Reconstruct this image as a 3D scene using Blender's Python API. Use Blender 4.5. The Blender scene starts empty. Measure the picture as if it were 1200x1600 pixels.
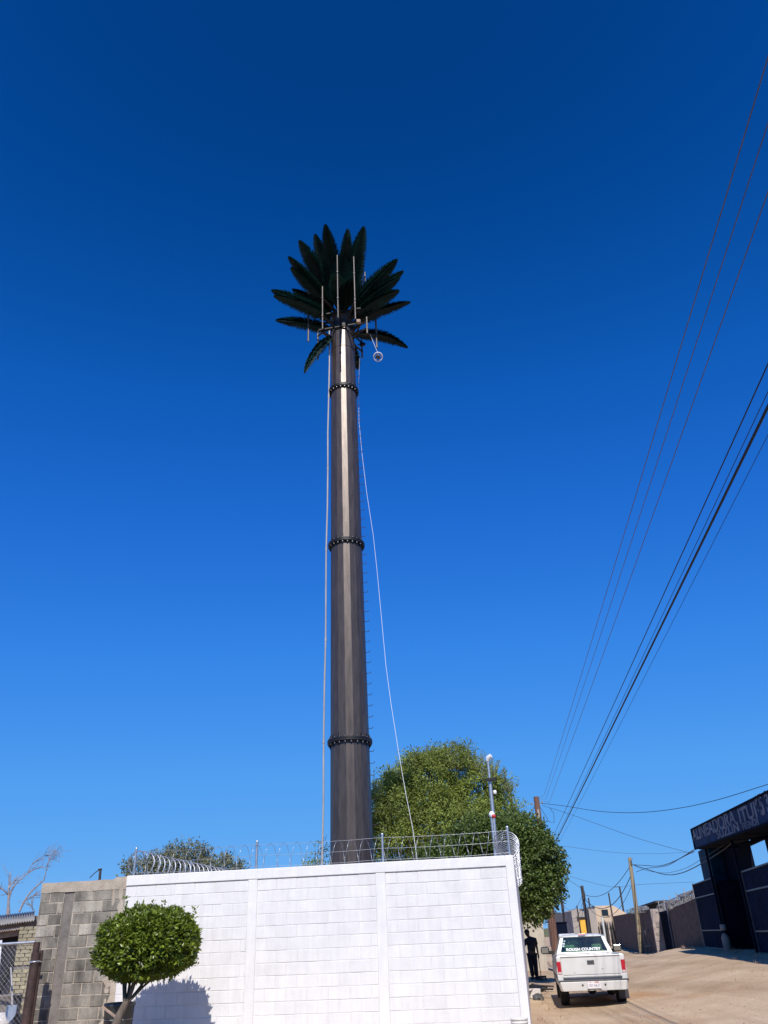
import bpy, bmesh, math, random
from mathutils import Vector, Matrix, noise as mnoise

random.seed(7)
C = bpy.context.scene.collection
rad = math.radians

# ------------------------------------------------------------------ camera
SC = bpy.context.scene
FPX, PITCH, ROLL, EYE = 1240.0, rad(28.4), rad(2.5), 1.6
cam_d = bpy.data.cameras.new('camera')
cam_d.sensor_fit = 'AUTO'
cam_d.sensor_width = 36.0
cam_d.lens = FPX / 1600.0 * 36.0
cam_d.clip_start = 0.05
cam_d.clip_end = 5000
cam = bpy.data.objects.new('camera', cam_d)
C.objects.link(cam)
_r = Vector((1, 0, 0))
_f = Vector((0, math.cos(PITCH), math.sin(PITCH)))
_u = Vector((0, -math.sin(PITCH), math.cos(PITCH)))
_cu = _u * math.cos(ROLL) + _r * math.sin(ROLL)
_cr = _r * math.cos(ROLL) - _u * math.sin(ROLL)
cam.matrix_world = Matrix(((_cr.x, _cu.x, -_f.x, 0), (_cr.y, _cu.y, -_f.y, 0), (_cr.z, _cu.z, -_f.z, EYE), (0, 0, 0, 1)))
SC.camera = cam

# ------------------------------------------------------------------ world, sun
SUN_EL = rad(44)
SUN_H = Vector((0.015, -1.0, 0)).normalized()
sun_dir = Vector((SUN_H.x * math.cos(SUN_EL), SUN_H.y * math.cos(SUN_EL), math.sin(SUN_EL)))
W = bpy.data.worlds.new('World')
SC.world = W
W.use_nodes = True
nt = W.node_tree
nt.nodes.clear()
wo = nt.nodes.new('ShaderNodeOutputWorld')
bg = nt.nodes.new('ShaderNodeBackground')
sky = nt.nodes.new('ShaderNodeTexSky')
sky.sky_type = 'NISHITA'
sky.sun_disc = False
sky.sun_elevation = SUN_EL
sky.sun_rotation = math.atan2(SUN_H.x, SUN_H.y)
sky.altitude = 0
sky.air_density = 1.0
sky.dust_density = 0.0
sky.ozone_density = 10.0
# camera-like tone response for the clear sky: scale, per-channel curve, scale back
def vscale(src, k):
    v = nt.nodes.new('ShaderNodeVectorMath'); v.operation = 'SCALE'; v.inputs['Scale'].default_value = k
    nt.links.new(src, v.inputs[0]); return v.outputs[0]
cv = nt.nodes.new('ShaderNodeRGBCurve')
mp_ = cv.mapping
mp_.extend = 'HORIZONTAL'
SRC = {0: [(0, 0), (.036, .0004), (.0394, .001), (.05, .005), (.067, .014), (.102, .036), (.182, .084), (.369, .150), (.67, .21), (1, .27)],
       1: [(0, 0), (.083, .044), (.090, .060), (.114, .105), (.153, .150), (.228, .235), (.384, .345), (.638, .43), (.82, .48), (1, .55)],
       2: [(0, 0), (.205, .215), (.222, .295), (.275, .48), (.356, .64), (.498, .79), (.729, .88), (.891, .89), (1, .90)]}
for ch, pts in SRC.items():
    cu = mp_.curves[ch]
    cu.points[0].location = pts[0]; cu.points[-1].location = pts[-1]
    for p in pts[1:-1]:
        q = cu.points.new(*p)
    for p in cu.points: p.handle_type = 'VECTOR'
mp_.update()
nt.links.new(vscale(sky.outputs[0], 0.1), cv.inputs['Color'])
nt.links.new(vscale(cv.outputs[0], 10.0), bg.inputs[0])
bg.inputs[1].default_value = 0.10
nt.links.new(bg.outputs[0], wo.inputs[0])

sl = bpy.data.lights.new('sun', 'SUN')
sl.energy = 4.8
sl.angle = rad(0.53)
sl.color = (1.0, 0.95, 0.88)
so = bpy.data.objects.new('sun', sl)
C.objects.link(so)
so.rotation_euler = sun_dir.to_track_quat('Z', 'Y').to_euler()
so.location = (0, -10, 40)

SC.view_settings.view_transform = 'Standard'
SC.view_settings.look = 'None'
SC.view_settings.exposure = 0.0
SC.view_settings.gamma = 1.0
SC.view_settings.use_curve_mapping = False
SC.render.engine = 'CYCLES'
SC.cycles.max_bounces = 8
SC.cycles.transparent_max_bounces = 16

# ------------------------------------------------------------------ helpers
def ray(px, py):
    u, v = px - 600.0, py - 800.0
    c, s = math.cos(ROLL), math.sin(ROLL)
    a = (u * c - v * s) / FPX
    b = (-v * c - u * s) / FPX
    return Vector((a, math.cos(PITCH) - b * math.sin(PITCH), math.sin(PITCH) + b * math.cos(PITCH)))

def at(px, py, D):
    """real point seen at photo position (px, py), standing D metres in front of the camera"""
    r = ray(px, py)
    s = D / r.y
    return Vector((r.x * s, D, EYE + r.z * s))

def lerp(a, b, t):
    return a + (b - a) * t

class MB:
    """collects boxes, beams, tubes and panels for ONE mesh object"""
    def __init__(self):
        self.v, self.f, self.sm = [], [], []
    def add(self, vs, fs, smooth=False):
        n = len(self.v)
        self.v.extend([tuple(p) for p in vs])
        self.f.extend([[n + i for i in q] for q in fs])
        self.sm.extend([smooth] * len(fs))
        return self
    def box(self, c, s, rz=0.0):
        cx, cy, cz = c
        hx, hy, hz = s[0] / 2, s[1] / 2, s[2] / 2
        cc, ss = math.cos(rz), math.sin(rz)
        vs = []
        for dz in (-hz, hz):
            for dx, dy in ((-hx, -hy), (hx, -hy), (hx, hy), (-hx, hy)):
                vs.append((cx + dx * cc - dy * ss, cy + dx * ss + dy * cc, cz + dz))
        return self.add(vs, [(0, 3, 2, 1), (4, 5, 6, 7), (0, 1, 5, 4), (1, 2, 6, 5), (2, 3, 7, 6), (3, 0, 4, 7)])
    def hexa(self, b4, t4):
        return self.add(list(b4) + list(t4), [(0, 3, 2, 1), (4, 5, 6, 7), (0, 1, 5, 4), (1, 2, 6, 5), (2, 3, 7, 6), (3, 0, 4, 7)])
    def bevbox(self, c, s, b, rz=0.0):
        """box with all edges chamfered"""
        cx, cy, cz = c
        hx, hy, hz = s[0] / 2, s[1] / 2, s[2] / 2
        b = min(b, hx * .9, hy * .9, hz * .9)
        cc, ss = math.cos(rz), math.sin(rz)
        bm = bmesh.new()
        bmesh.ops.create_cube(bm, size=1)
        for v in bm.verts:
            v.co = Vector((v.co.x * 2 * hx, v.co.y * 2 * hy, v.co.z * 2 * hz))
        bmesh.ops.bevel(bm, geom=list(bm.edges), offset=b, segments=2, affect='EDGES', profile=.5)
        bm.verts.index_update()
        vs = [(cx + v.co.x * cc - v.co.y * ss, cy + v.co.x * ss + v.co.y * cc, cz + v.co.z) for v in bm.verts]
        fs = [[v.index for v in f.verts] for f in bm.faces]
        bm.free()
        return self.add(vs, fs)
    def beam(self, p0, p1, w, h, up=(0, 0, 1)):
        p0, p1 = Vector(p0), Vector(p1)
        d = (p1 - p0).normalized()
        up = Vector(up)
        if abs(d.dot(up)) > .98:
            up = Vector((0, 1, 0))
        s = d.cross(up).normalized() * (w / 2)
        t = s.cross(d).normalized() * (h / 2)
        b = [p0 - s - t, p0 + s - t, p1 + s - t, p1 - s - t]
        q = [p0 - s + t, p0 + s + t, p1 + s + t, p1 - s + t]
        return self.hexa(b, q)
    def tube(self, pts, r, n=8, caps=True, smooth=True):
        pts = [Vector(p) for p in pts]
        rs = r if isinstance(r, (list, tuple)) else [r] * len(pts)
        vs, fs = [], []
        prev = None
        for i, p in enumerate(pts):
            d = (pts[min(i + 1, len(pts) - 1)] - pts[max(i - 1, 0)])
            if d.length < 1e-9:
                d = Vector((0, 0, 1))
            d.normalize()
            if prev is None:
                a = d.cross(Vector((0, 0, 1)))
                if a.length < 1e-3:
                    a = d.cross(Vector((1, 0, 0)))
            else:
                a = prev - d * prev.dot(d)
                if a.length < 1e-6:
                    a = d.cross(Vector((1, 0, 0)))
            a.normalize()
            prev = a
            b = d.cross(a)
            for k in range(n):
                an = 2 * math.pi * k / n
                vs.append(p + (a * math.cos(an) + b * math.sin(an)) * rs[i])
        for i in range(len(pts) - 1):
            for k in range(n):
                k2 = (k + 1) % n
                fs.append((i * n + k, i * n + k2, (i + 1) * n + k2, (i + 1) * n + k))
        self.add(vs, fs, smooth)
        if caps:
            m = (len(pts) - 1) * n
            self.add(vs[:n], [tuple(reversed(range(n)))])
            self.add(vs[m:], [tuple(range(n))])
        return self
    def lathe(self, prof, c=(0, 0, 0), n=24, axis='z', smooth=True, caps=True):
        vs, fs = [], []
        cx, cy, cz = c
        for r, h in prof:
            for k in range(n):
                a = 2 * math.pi * k / n
                x, y = r * math.cos(a), r * math.sin(a)
                vs.append((cx + x, cy + y, cz + h) if axis == 'z' else ((cx + h, cy + x, cz + y) if axis == 'x' else (cx + y, cy + h, cz + x)))
        for i in range(len(prof) - 1):
            for k in range(n):
                k2 = (k + 1) % n
                fs.append((i * n + k, i * n + k2, (i + 1) * n + k2, (i + 1) * n + k))
        self.add(vs, fs, smooth)
        if caps:
            self.add(vs[:n], [tuple(reversed(range(n)))])
            self.add(vs[-n:], [tuple(range(n))])
        return self
    def prism(self, poly, vec):
        """flat polygon (3-D points) extruded along vec"""
        vec = Vector(vec)
        n = len(poly)
        vs = [Vector(p) for p in poly] + [Vector(p) + vec for p in poly]
        fs = [tuple(reversed(range(n))), tuple(range(n, 2 * n))]
        for i in range(n):
            j = (i + 1) % n
            fs.append((i, j, n + j, n + i))
        return self.add(vs, fs)
    def frame(self, outer, inner, vec):
        """ring between two matching polygons, extruded along vec"""
        vec = Vector(vec)
        n = len(outer)
        o = [Vector(p) for p in outer]; i_ = [Vector(p) for p in inner]
        vs = o + i_ + [p + vec for p in o] + [p + vec for p in i_]
        fs = []
        for a in range(n):
            b = (a + 1) % n
            fs += [(a, b, n + b, n + a), (2 * n + a, 3 * n + a, 3 * n + b, 2 * n + b),
                   (a, 2 * n + a, 2 * n + b, b), (n + a, n + b, 3 * n + b, 3 * n + a)]
        return self.add(vs, fs)
    def build(self, name, m, parent=None, fix=True, origin=None):
        me = bpy.data.meshes.new(name)
        o0 = Vector(origin) if origin is not None else Vector((0, 0, 0))
        me.from_pydata([(p[0] - o0.x, p[1] - o0.y, p[2] - o0.z) for p in self.v], [], self.f)
        me.polygons.foreach_set('use_smooth', self.sm)
        me.update()
        if fix and len(self.f) < 30000:
            bm = bmesh.new(); bm.from_mesh(me)
            bmesh.ops.recalc_face_normals(bm, faces=list(bm.faces))
            bm.to_mesh(me); bm.free()
        me.materials.append(m)
        o = bpy.data.objects.new(name, me)
        C.objects.link(o)
        if parent is not None:
            o.parent = parent
        if origin is not None:
            o.location = o0
        return o

def tag(o, label=None, cat=None, group=None, kind=None):
    if label: o['label'] = label
    if cat: o['category'] = cat
    if group: o['group'] = group
    if kind: o['kind'] = kind
    return o

def empty(name, loc=(0, 0, 0), rz=0.0, label=None, cat=None, group=None):
    o = bpy.data.objects.new(name, None)
    o.empty_display_size = .2
    o.location = loc
    o.rotation_euler = (0, 0, rz)
    C.objects.link(o)
    return tag(o, label, cat, group)

def copy_of(o, parent=None):
    c = o.copy()
    C.objects.link(c)
    if parent is not None:
        c.parent = parent
    return c

def text_mesh(name, body, m, parent, M4, size, depth=.004, xscale=1.0, bold=0.0):
    cu = bpy.data.curves.new(name, 'FONT')
    cu.body = body
    cu.size = size
    cu.extrude = depth
    cu.offset = bold
    cu.align_x = 'LEFT'
    cu.align_y = 'BOTTOM_BASELINE'
    t = bpy.data.objects.new(name, cu)
    C.objects.link(t)
    bpy.context.view_layer.update()
    me = bpy.data.meshes.new_from_object(t.evaluated_get(bpy.context.evaluated_depsgraph_get()))
    bpy.data.objects.remove(t)
    me.materials.clear()
    me.materials.append(m)
    if xscale != 1.0:
        me.transform(Matrix.Diagonal((xscale, 1, 1, 1)))
    me.transform(M4)
    o = bpy.data.objects.new(name, me)
    C.objects.link(o)
    if parent is not None:
        o.parent = parent
    return o

def text_width(body, size):
    cu = bpy.data.curves.new('measure', 'FONT'); cu.body = body; cu.size = size
    t = bpy.data.objects.new('measure', cu); C.objects.link(t)
    bpy.context.view_layer.update()
    w = t.dimensions.x
    bpy.data.objects.remove(t)
    return max(w, 1e-3)

# ------------------------------------------------------------------ materials
MATS = {}
def mat(name, col, rough=.7, metal=0.0, var=.15, scale=6.0, bump=.0, bscale=40.0, island=0.0, col2=None, spec=.5, stretch=(1, 1, 1), coat=0.0, trans=None, streak=0.0, each=0.0):
    m = bpy.data.materials.new(name)
    m.use_nodes = True
    n, L = m.node_tree.nodes, m.node_tree.links
    n.clear()
    out = n.new('ShaderNodeOutputMaterial')
    p = n.new('ShaderNodeBsdfPrincipled')
    L.new(p.outputs[0], out.inputs[0])
    p.inputs['Roughness'].default_value = rough
    p.inputs['Metallic'].default_value = metal
    p.inputs['Specular IOR Level'].default_value = spec
    if coat: p.inputs['Coat Weight'].default_value = coat
    tc = n.new('ShaderNodeTexCoord')
    mp = n.new('ShaderNodeMapping')
    mp.inputs['Scale'].default_value = stretch
    L.new(tc.outputs['Object'], mp.inputs[0])
    nz = n.new('ShaderNodeTexNoise')
    nz.inputs['Scale'].default_value = scale
    nz.inputs['Detail'].default_value = 6
    nz.inputs['Roughness'].default_value = .62
    L.new(mp.outputs[0], nz.inputs['Vector'])
    rp = n.new('ShaderNodeValToRGB')
    c2 = col2 or tuple(min(1, c * (1 + var)) for c in col)
    c1 = col if col2 else tuple(c * (1 - var) for c in col)
    rp.color_ramp.elements[0].color = (*c1, 1); rp.color_ramp.elements[0].position = .32
    rp.color_ramp.elements[1].color = (*c2, 1); rp.color_ramp.elements[1].position = .68
    L.new(nz.outputs['Fac'], rp.inputs[0])
    src = rp.outputs[0]
    if island:
        g = n.new('ShaderNodeNewGeometry')
        mr = n.new('ShaderNodeMapRange')
        mr.inputs['To Min'].default_value = 1 - island; mr.inputs['To Max'].default_value = 1 + island
        L.new(g.outputs['Random Per Island'], mr.inputs[0])
        mx = n.new('ShaderNodeMix'); mx.data_type = 'RGBA'; mx.blend_type = 'MULTIPLY'
        mx.inputs[0].default_value = 1
        L.new(src, mx.inputs[6]); L.new(mr.outputs[0], mx.inputs[7])
        src = mx.outputs[2]
    if each:                                     # every copy gets its own random tone
        oi = n.new('ShaderNodeObjectInfo')
        r3 = n.new('ShaderNodeMapRange'); r3.inputs['To Min'].default_value = 1 - each; r3.inputs['To Max'].default_value = 1 + each * 1.6
        L.new(oi.outputs['Random'], r3.inputs[0])
        x3 = n.new('ShaderNodeMix'); x3.data_type = 'RGBA'; x3.blend_type = 'MULTIPLY'; x3.inputs[0].default_value = 1
        L.new(src, x3.inputs[6]); L.new(r3.outputs[0], x3.inputs[7])
        src = x3.outputs[2]
    if streak:                                   # rain streaks and rubbed patches running down the surface
        m2 = n.new('ShaderNodeMapping'); m2.inputs['Scale'].default_value = (5.0, 5.0, .45)
        L.new(tc.outputs['Object'], m2.inputs[0])
        ns = n.new('ShaderNodeTexNoise'); ns.inputs['Scale'].default_value = 1.6; ns.inputs['Detail'].default_value = 7; ns.inputs['Roughness'].default_value = .7
        L.new(m2.outputs[0], ns.inputs['Vector'])
        r2 = n.new('ShaderNodeMapRange'); r2.inputs['From Min'].default_value = .35; r2.inputs['From Max'].default_value = .65
        r2.inputs['To Min'].default_value = 1 - streak; r2.inputs['To Max'].default_value = 1 + streak * .35
        L.new(ns.outputs['Fac'], r2.inputs[0])
        x2 = n.new('ShaderNodeMix'); x2.data_type = 'RGBA'; x2.blend_type = 'MULTIPLY'; x2.inputs[0].default_value = 1
        L.new(src, x2.inputs[6]); L.new(r2.outputs[0], x2.inputs[7])
        src = x2.outputs[2]
    L.new(src, p.inputs['Base Color'])
    if bump:
        nb = n.new('ShaderNodeTexNoise'); nb.inputs['Scale'].default_value = bscale; nb.inputs['Detail'].default_value = 5
        L.new(mp.outputs[0], nb.inputs['Vector'])
        bp = n.new('ShaderNodeBump'); bp.inputs['Strength'].default_value = bump; bp.inputs['Distance'].default_value = .02
        L.new(nb.outputs['Fac'], bp.inputs['Height']); L.new(bp.outputs[0], p.inputs['Normal'])
    if trans:
        tl = n.new('ShaderNodeBsdfTranslucent'); tl.inputs[0].default_value = (*trans, 1)
        ms = n.new('ShaderNodeMixShader'); ms.inputs[0].default_value = .35
        L.new(p.outputs[0], ms.inputs[1]); L.new(tl.outputs[0], ms.inputs[2]); L.new(ms.outputs[0], out.inputs[0])
    MATS[name] = m
    return m

def glass_mat(name, tint, gl=.12):
    m = bpy.data.materials.new(name); m.use_nodes = True
    n, L = m.node_tree.nodes, m.node_tree.links; n.clear()
    out = n.new('ShaderNodeOutputMaterial')
    t = n.new('ShaderNodeBsdfTransparent'); t.inputs[0].default_value = (*tint, 1)
    g = n.new('ShaderNodeBsdfGlossy'); g.inputs['Roughness'].default_value = .03
    lw = n.new('ShaderNodeLayerWeight'); lw.inputs[0].default_value = .35
    mr = n.new('ShaderNodeMapRange'); mr.inputs['To Min'].default_value = gl; mr.inputs['To Max'].default_value = .9
    L.new(lw.outputs['Fresnel'], mr.inputs[0])
    ms = n.new('ShaderNodeMixShader')
    L.new(mr.outputs[0], ms.inputs[0]); L.new(t.outputs[0], ms.inputs[1]); L.new(g.outputs[0], ms.inputs[2]); L.new(ms.outputs[0], out.inputs[0])
    return m

M_white = mat('painted_block', (.76, .735, .71), .78, var=.05, scale=3.0, bump=.4, bscale=60, island=.03, streak=.07)
M_wmort = mat('painted_mortar', (.67, .645, .62), .85, var=.06, scale=9, bump=.4, bscale=50)
M_wconc = mat('painted_concrete', (.77, .745, .72), .78, var=.045, scale=4, bump=.3, bscale=35, streak=.06)
M_grayblk = mat('raw_block', (.115, .103, .087), .95, var=.35, scale=2.6, bump=.8, bscale=60, island=.45, col2=(.43, .385, .315), stretch=(1, 1, .55), streak=.30)
M_graymort = mat('raw_mortar', (.34, .28, .215), .95, scale=5, bump=.6, bscale=40, col2=(.50, .43, .34))
M_conc = mat('concrete', (.30, .275, .24), .9, var=.2, scale=4, bump=.5, bscale=45)
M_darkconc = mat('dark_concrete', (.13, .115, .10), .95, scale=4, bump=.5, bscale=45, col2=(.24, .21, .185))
M_tower = mat('tower_paint', (.088, .068, .057), .38, metal=.45, var=.30, scale=2.2, bump=.10, bscale=30, stretch=(5, 5, .7), spec=.6)
M_black = mat('black_steel', (.012, .012, .013), .5, metal=.2, var=.3)
M_galv = mat('galvanised', (.50, .51, .53), .38, metal=.75, var=.15, scale=12)
M_pipe = mat('antenna_pipe', (.13, .115, .10), .5, metal=.4, var=.25, scale=9)
M_bolt = mat('bolt_zinc', (.16, .16, .17), .45, metal=.5, var=.3, island=.5)
M_frond = mat('frond_leaf', (.008, .036, .032), .5, var=.4, scale=2, island=.45, trans=(.010, .045, .036), each=.55)
M_rachis = mat('frond_rib', (.018, .024, .018), .6, var=.2)
M_pvc = mat('pale_conduit', (.36, .345, .34), .5, var=.15, scale=3)
M_rope = mat('white_rope', (.75, .76, .78), .8, var=.05)
M_leafT = mat('ficus_leaf', (.15, .20, .022), .36, var=.45, scale=6, island=.7, trans=(.24, .30, .025), spec=.5)
M_leafF = mat('dark_leaf', (.110, .160, .035), .42, var=.45, scale=.9, island=.6, trans=(.15, .21, .035))
M_leafM = mat('feathery_leaf', (.215, .265, .050), .6, var=.42, scale=.7, island=.5, trans=(.27, .32, .045))
M_leafO = mat('olive_leaf', (.20, .21, .115), .6, var=.25, scale=1.5, island=.45, trans=(.17, .18, .09))
M_bark = mat('bark', (.13, .10, .075), .9, var=.35, scale=8, bump=.8, bscale=30, stretch=(1, 1, .3))
M_dry = mat('dry_bark', (.30, .25, .24), .9, var=.25, scale=8, bump=.5)
M_pole = mat('pole_wood', (.16, .085, .06), .9, var=.3, scale=5, bump=.6, bscale=30, stretch=(3, 3, .3))
M_poleY = mat('pale_pole_wood', (.30, .235, .14), .85, var=.25, scale=5, bump=.5, bscale=30, stretch=(3, 3, .3))
M_poleD = mat('dark_pole_wood', (.05, .042, .04), .9, var=.3, scale=5)
M_absorb = mat('bounce_absorber', (.050, .048, .046), .92, var=.25, scale=5, bump=.5, bscale=80)  # for the added sheet that soaks up bounced light
M_wire = mat('wire_black', (.018, .018, .022), .6, var=.2)
M_wirec = mat('wire_copper', (.20, .16, .17), .5, metal=.3, var=.2)
M_dirt = mat('dirt', (.33, .225, .145), .95, var=.0, scale=1)
M_rubble = mat('red_rubble', (.28, .12, .07), .95, var=.4, scale=9, bump=.8, bscale=30, island=.3)
M_carw = mat('white_car_paint', (.56, .55, .515), .34, scale=2.2, coat=.25, col2=(.64, .64, .62))
M_rubber = mat('rubber', (.020, .020, .021), .85, var=.3, bump=.2)
M_plast = mat('grey_plastic', (.075, .075, .078), .6, var=.15)
M_red = mat('red_lens', (.42, .012, .022), .2, var=.12, scale=20, coat=.4)
M_wlens = mat('pale_lens', (.55, .45, .45), .2, var=.1)
M_chrome = mat('dull_chrome', (.5, .5, .5), .25, metal=.9, var=.1)
M_glass = glass_mat('tinted_glass', (.66, .78, .70), .03)
M_mirror = mat('mirror_glass', (.45, .5, .48), .04, metal=1.0, var=.02)
M_seat = mat('seat_cloth', (.38, .43, .33), .9, var=.2, scale=8)
M_dash = mat('dashboard', (.045, .045, .045), .7, var=.2)
M_sticker = mat('white_sticker', (.85, .85, .84), .5, var=.02)
M_permit = mat('permit_sticker', (.30, .42, .42), .5, var=.3, scale=30)
M_plate = mat('plate_white', (.70, .66, .64), .5, var=.10, scale=15)
M_plateink = mat('plate_ink', (.16, .18, .30), .6, var=.1)
M_cloth = mat('black_cloth', (.013, .015, .021), .9, var=.35, scale=9, bump=.5, bscale=18)
M_denim = mat('dark_trousers', (.010, .012, .020), .9, var=.3, scale=9, bump=.3)
M_skin = mat('skin', (.060, .034, .024), .6, var=.1)
M_hair = mat('dark_hair', (.008, .007, .007), .7, var=.3)
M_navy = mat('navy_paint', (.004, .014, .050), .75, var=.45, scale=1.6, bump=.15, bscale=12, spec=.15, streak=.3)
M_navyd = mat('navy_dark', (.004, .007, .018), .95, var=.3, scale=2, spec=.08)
M_teal = mat('teal_paint', (.004, .045, .080), .8, var=.3, scale=2, spec=.15)
M_rail = mat('rail_paint', (.06, .065, .085), .5, var=.2)
M_sign = mat('sign_navy', (.006, .030, .10), .75, var=.6, scale=1.4, bump=.2, bscale=5, spec=.15, streak=.35)
M_letter = mat('sign_letter', (.03, .055, .11), .7, scale=2.6, col2=(.28, .31, .36), streak=.4)
M_brown = mat('brown_block', (.105, .066, .048), .95, var=.3, scale=2, bump=.5, bscale=40, island=.25, streak=.25)
M_brownm = mat('brown_mortar', (.15, .115, .09), .95, var=.2, scale=8)
M_pale = mat('pale_wall', (.46, .41, .33), .9, var=.15, scale=2, bump=.3)
M_beige = mat('beige_stucco', (.56, .43, .30), .9, var=.1, scale=1)
M_pink = mat('pink_stucco', (.52, .36, .28), .9, var=.15, scale=1)
M_greyst = mat('grey_stucco', (.34, .30, .26), .9, var=.12, scale=1)
M_yellow = mat('orange_paint', (.78, .40, .04), .7, var=.08, scale=2)
M_ybrick = mat('yellow_brick', (.27, .235, .165), .9, scale=1.6, island=.2, col2=(.50, .42, .25), streak=.3)
M_roofd = mat('dark_roof', (.06, .055, .055), .8, var=.3)
M_tin = mat('corrugated_tin', (.30, .285, .27), .75, metal=.1, var=.35, scale=3, streak=.3)
M_timber = mat('black_timber', (.022, .020, .020), .9, var=.4, scale=5)
M_rust = mat('rusty_pipe', (.060, .034, .028), .7, metal=.2, var=.45, scale=9, bump=.3)
M_bucket = mat('bucket_plastic', (.70, .66, .60), .5, var=.08, scale=4)
M_pot = mat('pot_plastic', (.060, .068, .072), .5, var=.2, scale=6)
M_bag = mat('white_bag', (.62, .58, .55), .7, var=.12, scale=9, bump=.6, bscale=14)
M_tan = mat('tan_wood', (.40, .28, .20), .8, var=.25, scale=9)
M_cardb = mat('cardboard', (.45, .33, .24), .85, var=.15)
M_razor = mat('weathered_razor_wire', (.42, .41, .40), .5, metal=.3, var=.2)
M_lampw = mat('white_lamp', (.80, .80, .80), .4, var=.03)
M_redp = mat('red_plastic', (.5, .03, .03), .4, var=.1)
M_stone = mat('pebble', (.30, .22, .16), .9, var=.3, island=.35)
M_carg = mat('grey_car_paint', (.10, .105, .115), .4, var=.1, coat=.3)
M_darkgl = mat('dark_glass', (.015, .02, .025), .08, var=.1)
M_stoneg = mat('stone_cladding', (.34, .28, .24), .9, var=.35, scale=2.5, bump=.6, bscale=6)

# dirt ground: broad patches, fine grain, wheel tracks along the road
def dirt_nodes():
    m = M_dirt
    n, L = m.node_tree.nodes, m.node_tree.links
    n.clear()
    out = n.new('ShaderNodeOutputMaterial'); p = n.new('ShaderNodeBsdfPrincipled'); L.new(p.outputs[0], out.inputs[0])
    p.inputs['Roughness'].default_value = .95
    p.inputs['Specular IOR Level'].default_value = .2
    tc = n.new('ShaderNodeTexCoord')
    def noise(scale, stretch=(1, 1, 1), det=6, rz=0.0):
        mp = n.new('ShaderNodeMapping'); mp.inputs['Scale'].default_value = stretch; mp.inputs['Rotation'].default_value = (0, 0, rz)
        L.new(tc.outputs['Object'], mp.inputs[0])
        z = n.new('ShaderNodeTexNoise'); z.inputs['Scale'].default_value = scale; z.inputs['Detail'].default_value = det
        z.inputs['Roughness'].default_value = .65
        L.new(mp.outputs[0], z.inputs['Vector'])
        return z.outputs['Fac']
    def ramp(src, a, ca, b, cb):
        r = n.new('ShaderNodeValToRGB')
        r.color_ramp.elements[0].position = a; r.color_ramp.elements[0].color = (*ca, 1)
        r.color_ramp.elements[1].position = b; r.color_ramp.elements[1].color = (*cb, 1)
        L.new(src, r.inputs[0]); return r.outputs[0]
    def mixc(mode, fac, a, b):
        x = n.new('ShaderNodeMix'); x.data_type = 'RGBA'; x.blend_type = mode; x.inputs[0].default_value = fac
        L.new(a, x.inputs[6]); L.new(b, x.inputs[7]); return x.outputs[2]
    base = ramp(noise(.22), .36, (.46, .325, .20), .66, (.63, .48, .325))
    red = ramp(noise(.33, (1, .35, 1), 4, rad(9)), .55, (1, 1, 1), .72, (.88, .66, .50))
    fine = ramp(noise(14, det=8), .3, (.80, .78, .76), .7, (1.1, 1.1, 1.1))
    track = ramp(noise(1.1, (1, .06, 1), 4, rad(9)), .36, (.80, .77, .74), .6, (1.08, 1.08, 1.08))
    c = mixc('MULTIPLY', 1, base, red)
    c = mixc('MULTIPLY', .9, c, fine)
    c = mixc('MULTIPLY', .9, c, track)
    L.new(c, p.inputs['Base Color'])
    b1 = n.new('ShaderNodeBump'); b1.inputs['Strength'].default_value = .9; b1.inputs['Distance'].default_value = .03
    L.new(noise(9, det=9), b1.inputs['Height'])
    b2 = n.new('ShaderNodeBump'); b2.inputs['Strength'].default_value = .8; b2.inputs['Distance'].default_value = .06
    L.new(noise(1.3, (1, .12, 1), 5, rad(9)), b2.inputs['Height'])
    L.new(b1.outputs[0], b2.inputs['Normal']); L.new(b2.outputs[0], p.inputs['Normal'])
dirt_nodes()

# ------------------------------------------------------------------ ground
def sstep(t):
    t = max(0.0, min(1.0, t))
    return t * t * (3 - 2 * t)

def line_x(y):                       # foot of the buildings on the right side of the road
    return 14.17 + .17 * (y - 43)

def ground_z(x, y, rough=True):
    s = x - (line_x(y) - 6.2)
    k = sstep(s / 6.6)
    if y < 46: h = .80
    elif y < 54: h = lerp(.80, .28, (y - 46) / 8)
    elif y < 75: h = lerp(.28, .05, (y - 54) / 21)
    else: h = lerp(.05, .25, min(1, (y - 75) / 20))
    h *= sstep((y - 8) / 14)
    z = k * h
    if rough and -30 < x < 60 and y < 130:
        z0_ = z
        z += .035 * mnoise.noise((x * .35, y * .18, 3.1)) + .018 * mnoise.noise((x * 1.3, y * .6, 7.7)) + .008 * mnoise.noise((x * 4, y * 3, 1.7))
        z += .045 * mnoise.noise(((x - .15 * y) * 1.5, y * .07, 21.0)) * (1 if y < 80 else .3)
        z += .05 * k * mnoise.noise((x * .6, y * .3, 9.1))
        z = lerp(z0_, z, sstep((y - 15.2) / 2.5))
    return z

def axis(a0, a1, step, far):
    r = []
    v = a0
    while v < a1 + 1e-6:
        r.append(v); v += step
    lo, hi = [], []
    d = step
    v = a0
    while v > -far:
        d *= 1.35; v -= d; lo.append(v)
    d = step; v = a1
    while v < far:
        d *= 1.35; v += d; hi.append(v)
    return list(reversed(lo)) + r + hi

xs = axis(-12, 32, .30, 2000)
ys = axis(8, 100, .34, 2000)
g = MB()
nx = len(xs)
gv = [(x, y, ground_z(x, y)) for y in ys for x in xs]
gf = [(j * nx + i, j * nx + i + 1, (j + 1) * nx + i + 1, (j + 1) * nx + i) for j in range(len(ys) - 1) for i in range(nx - 1)]
g.add(gv, gf, True)
tag(g.build('ground', M_dirt, fix=False), kind='structure')

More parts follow.
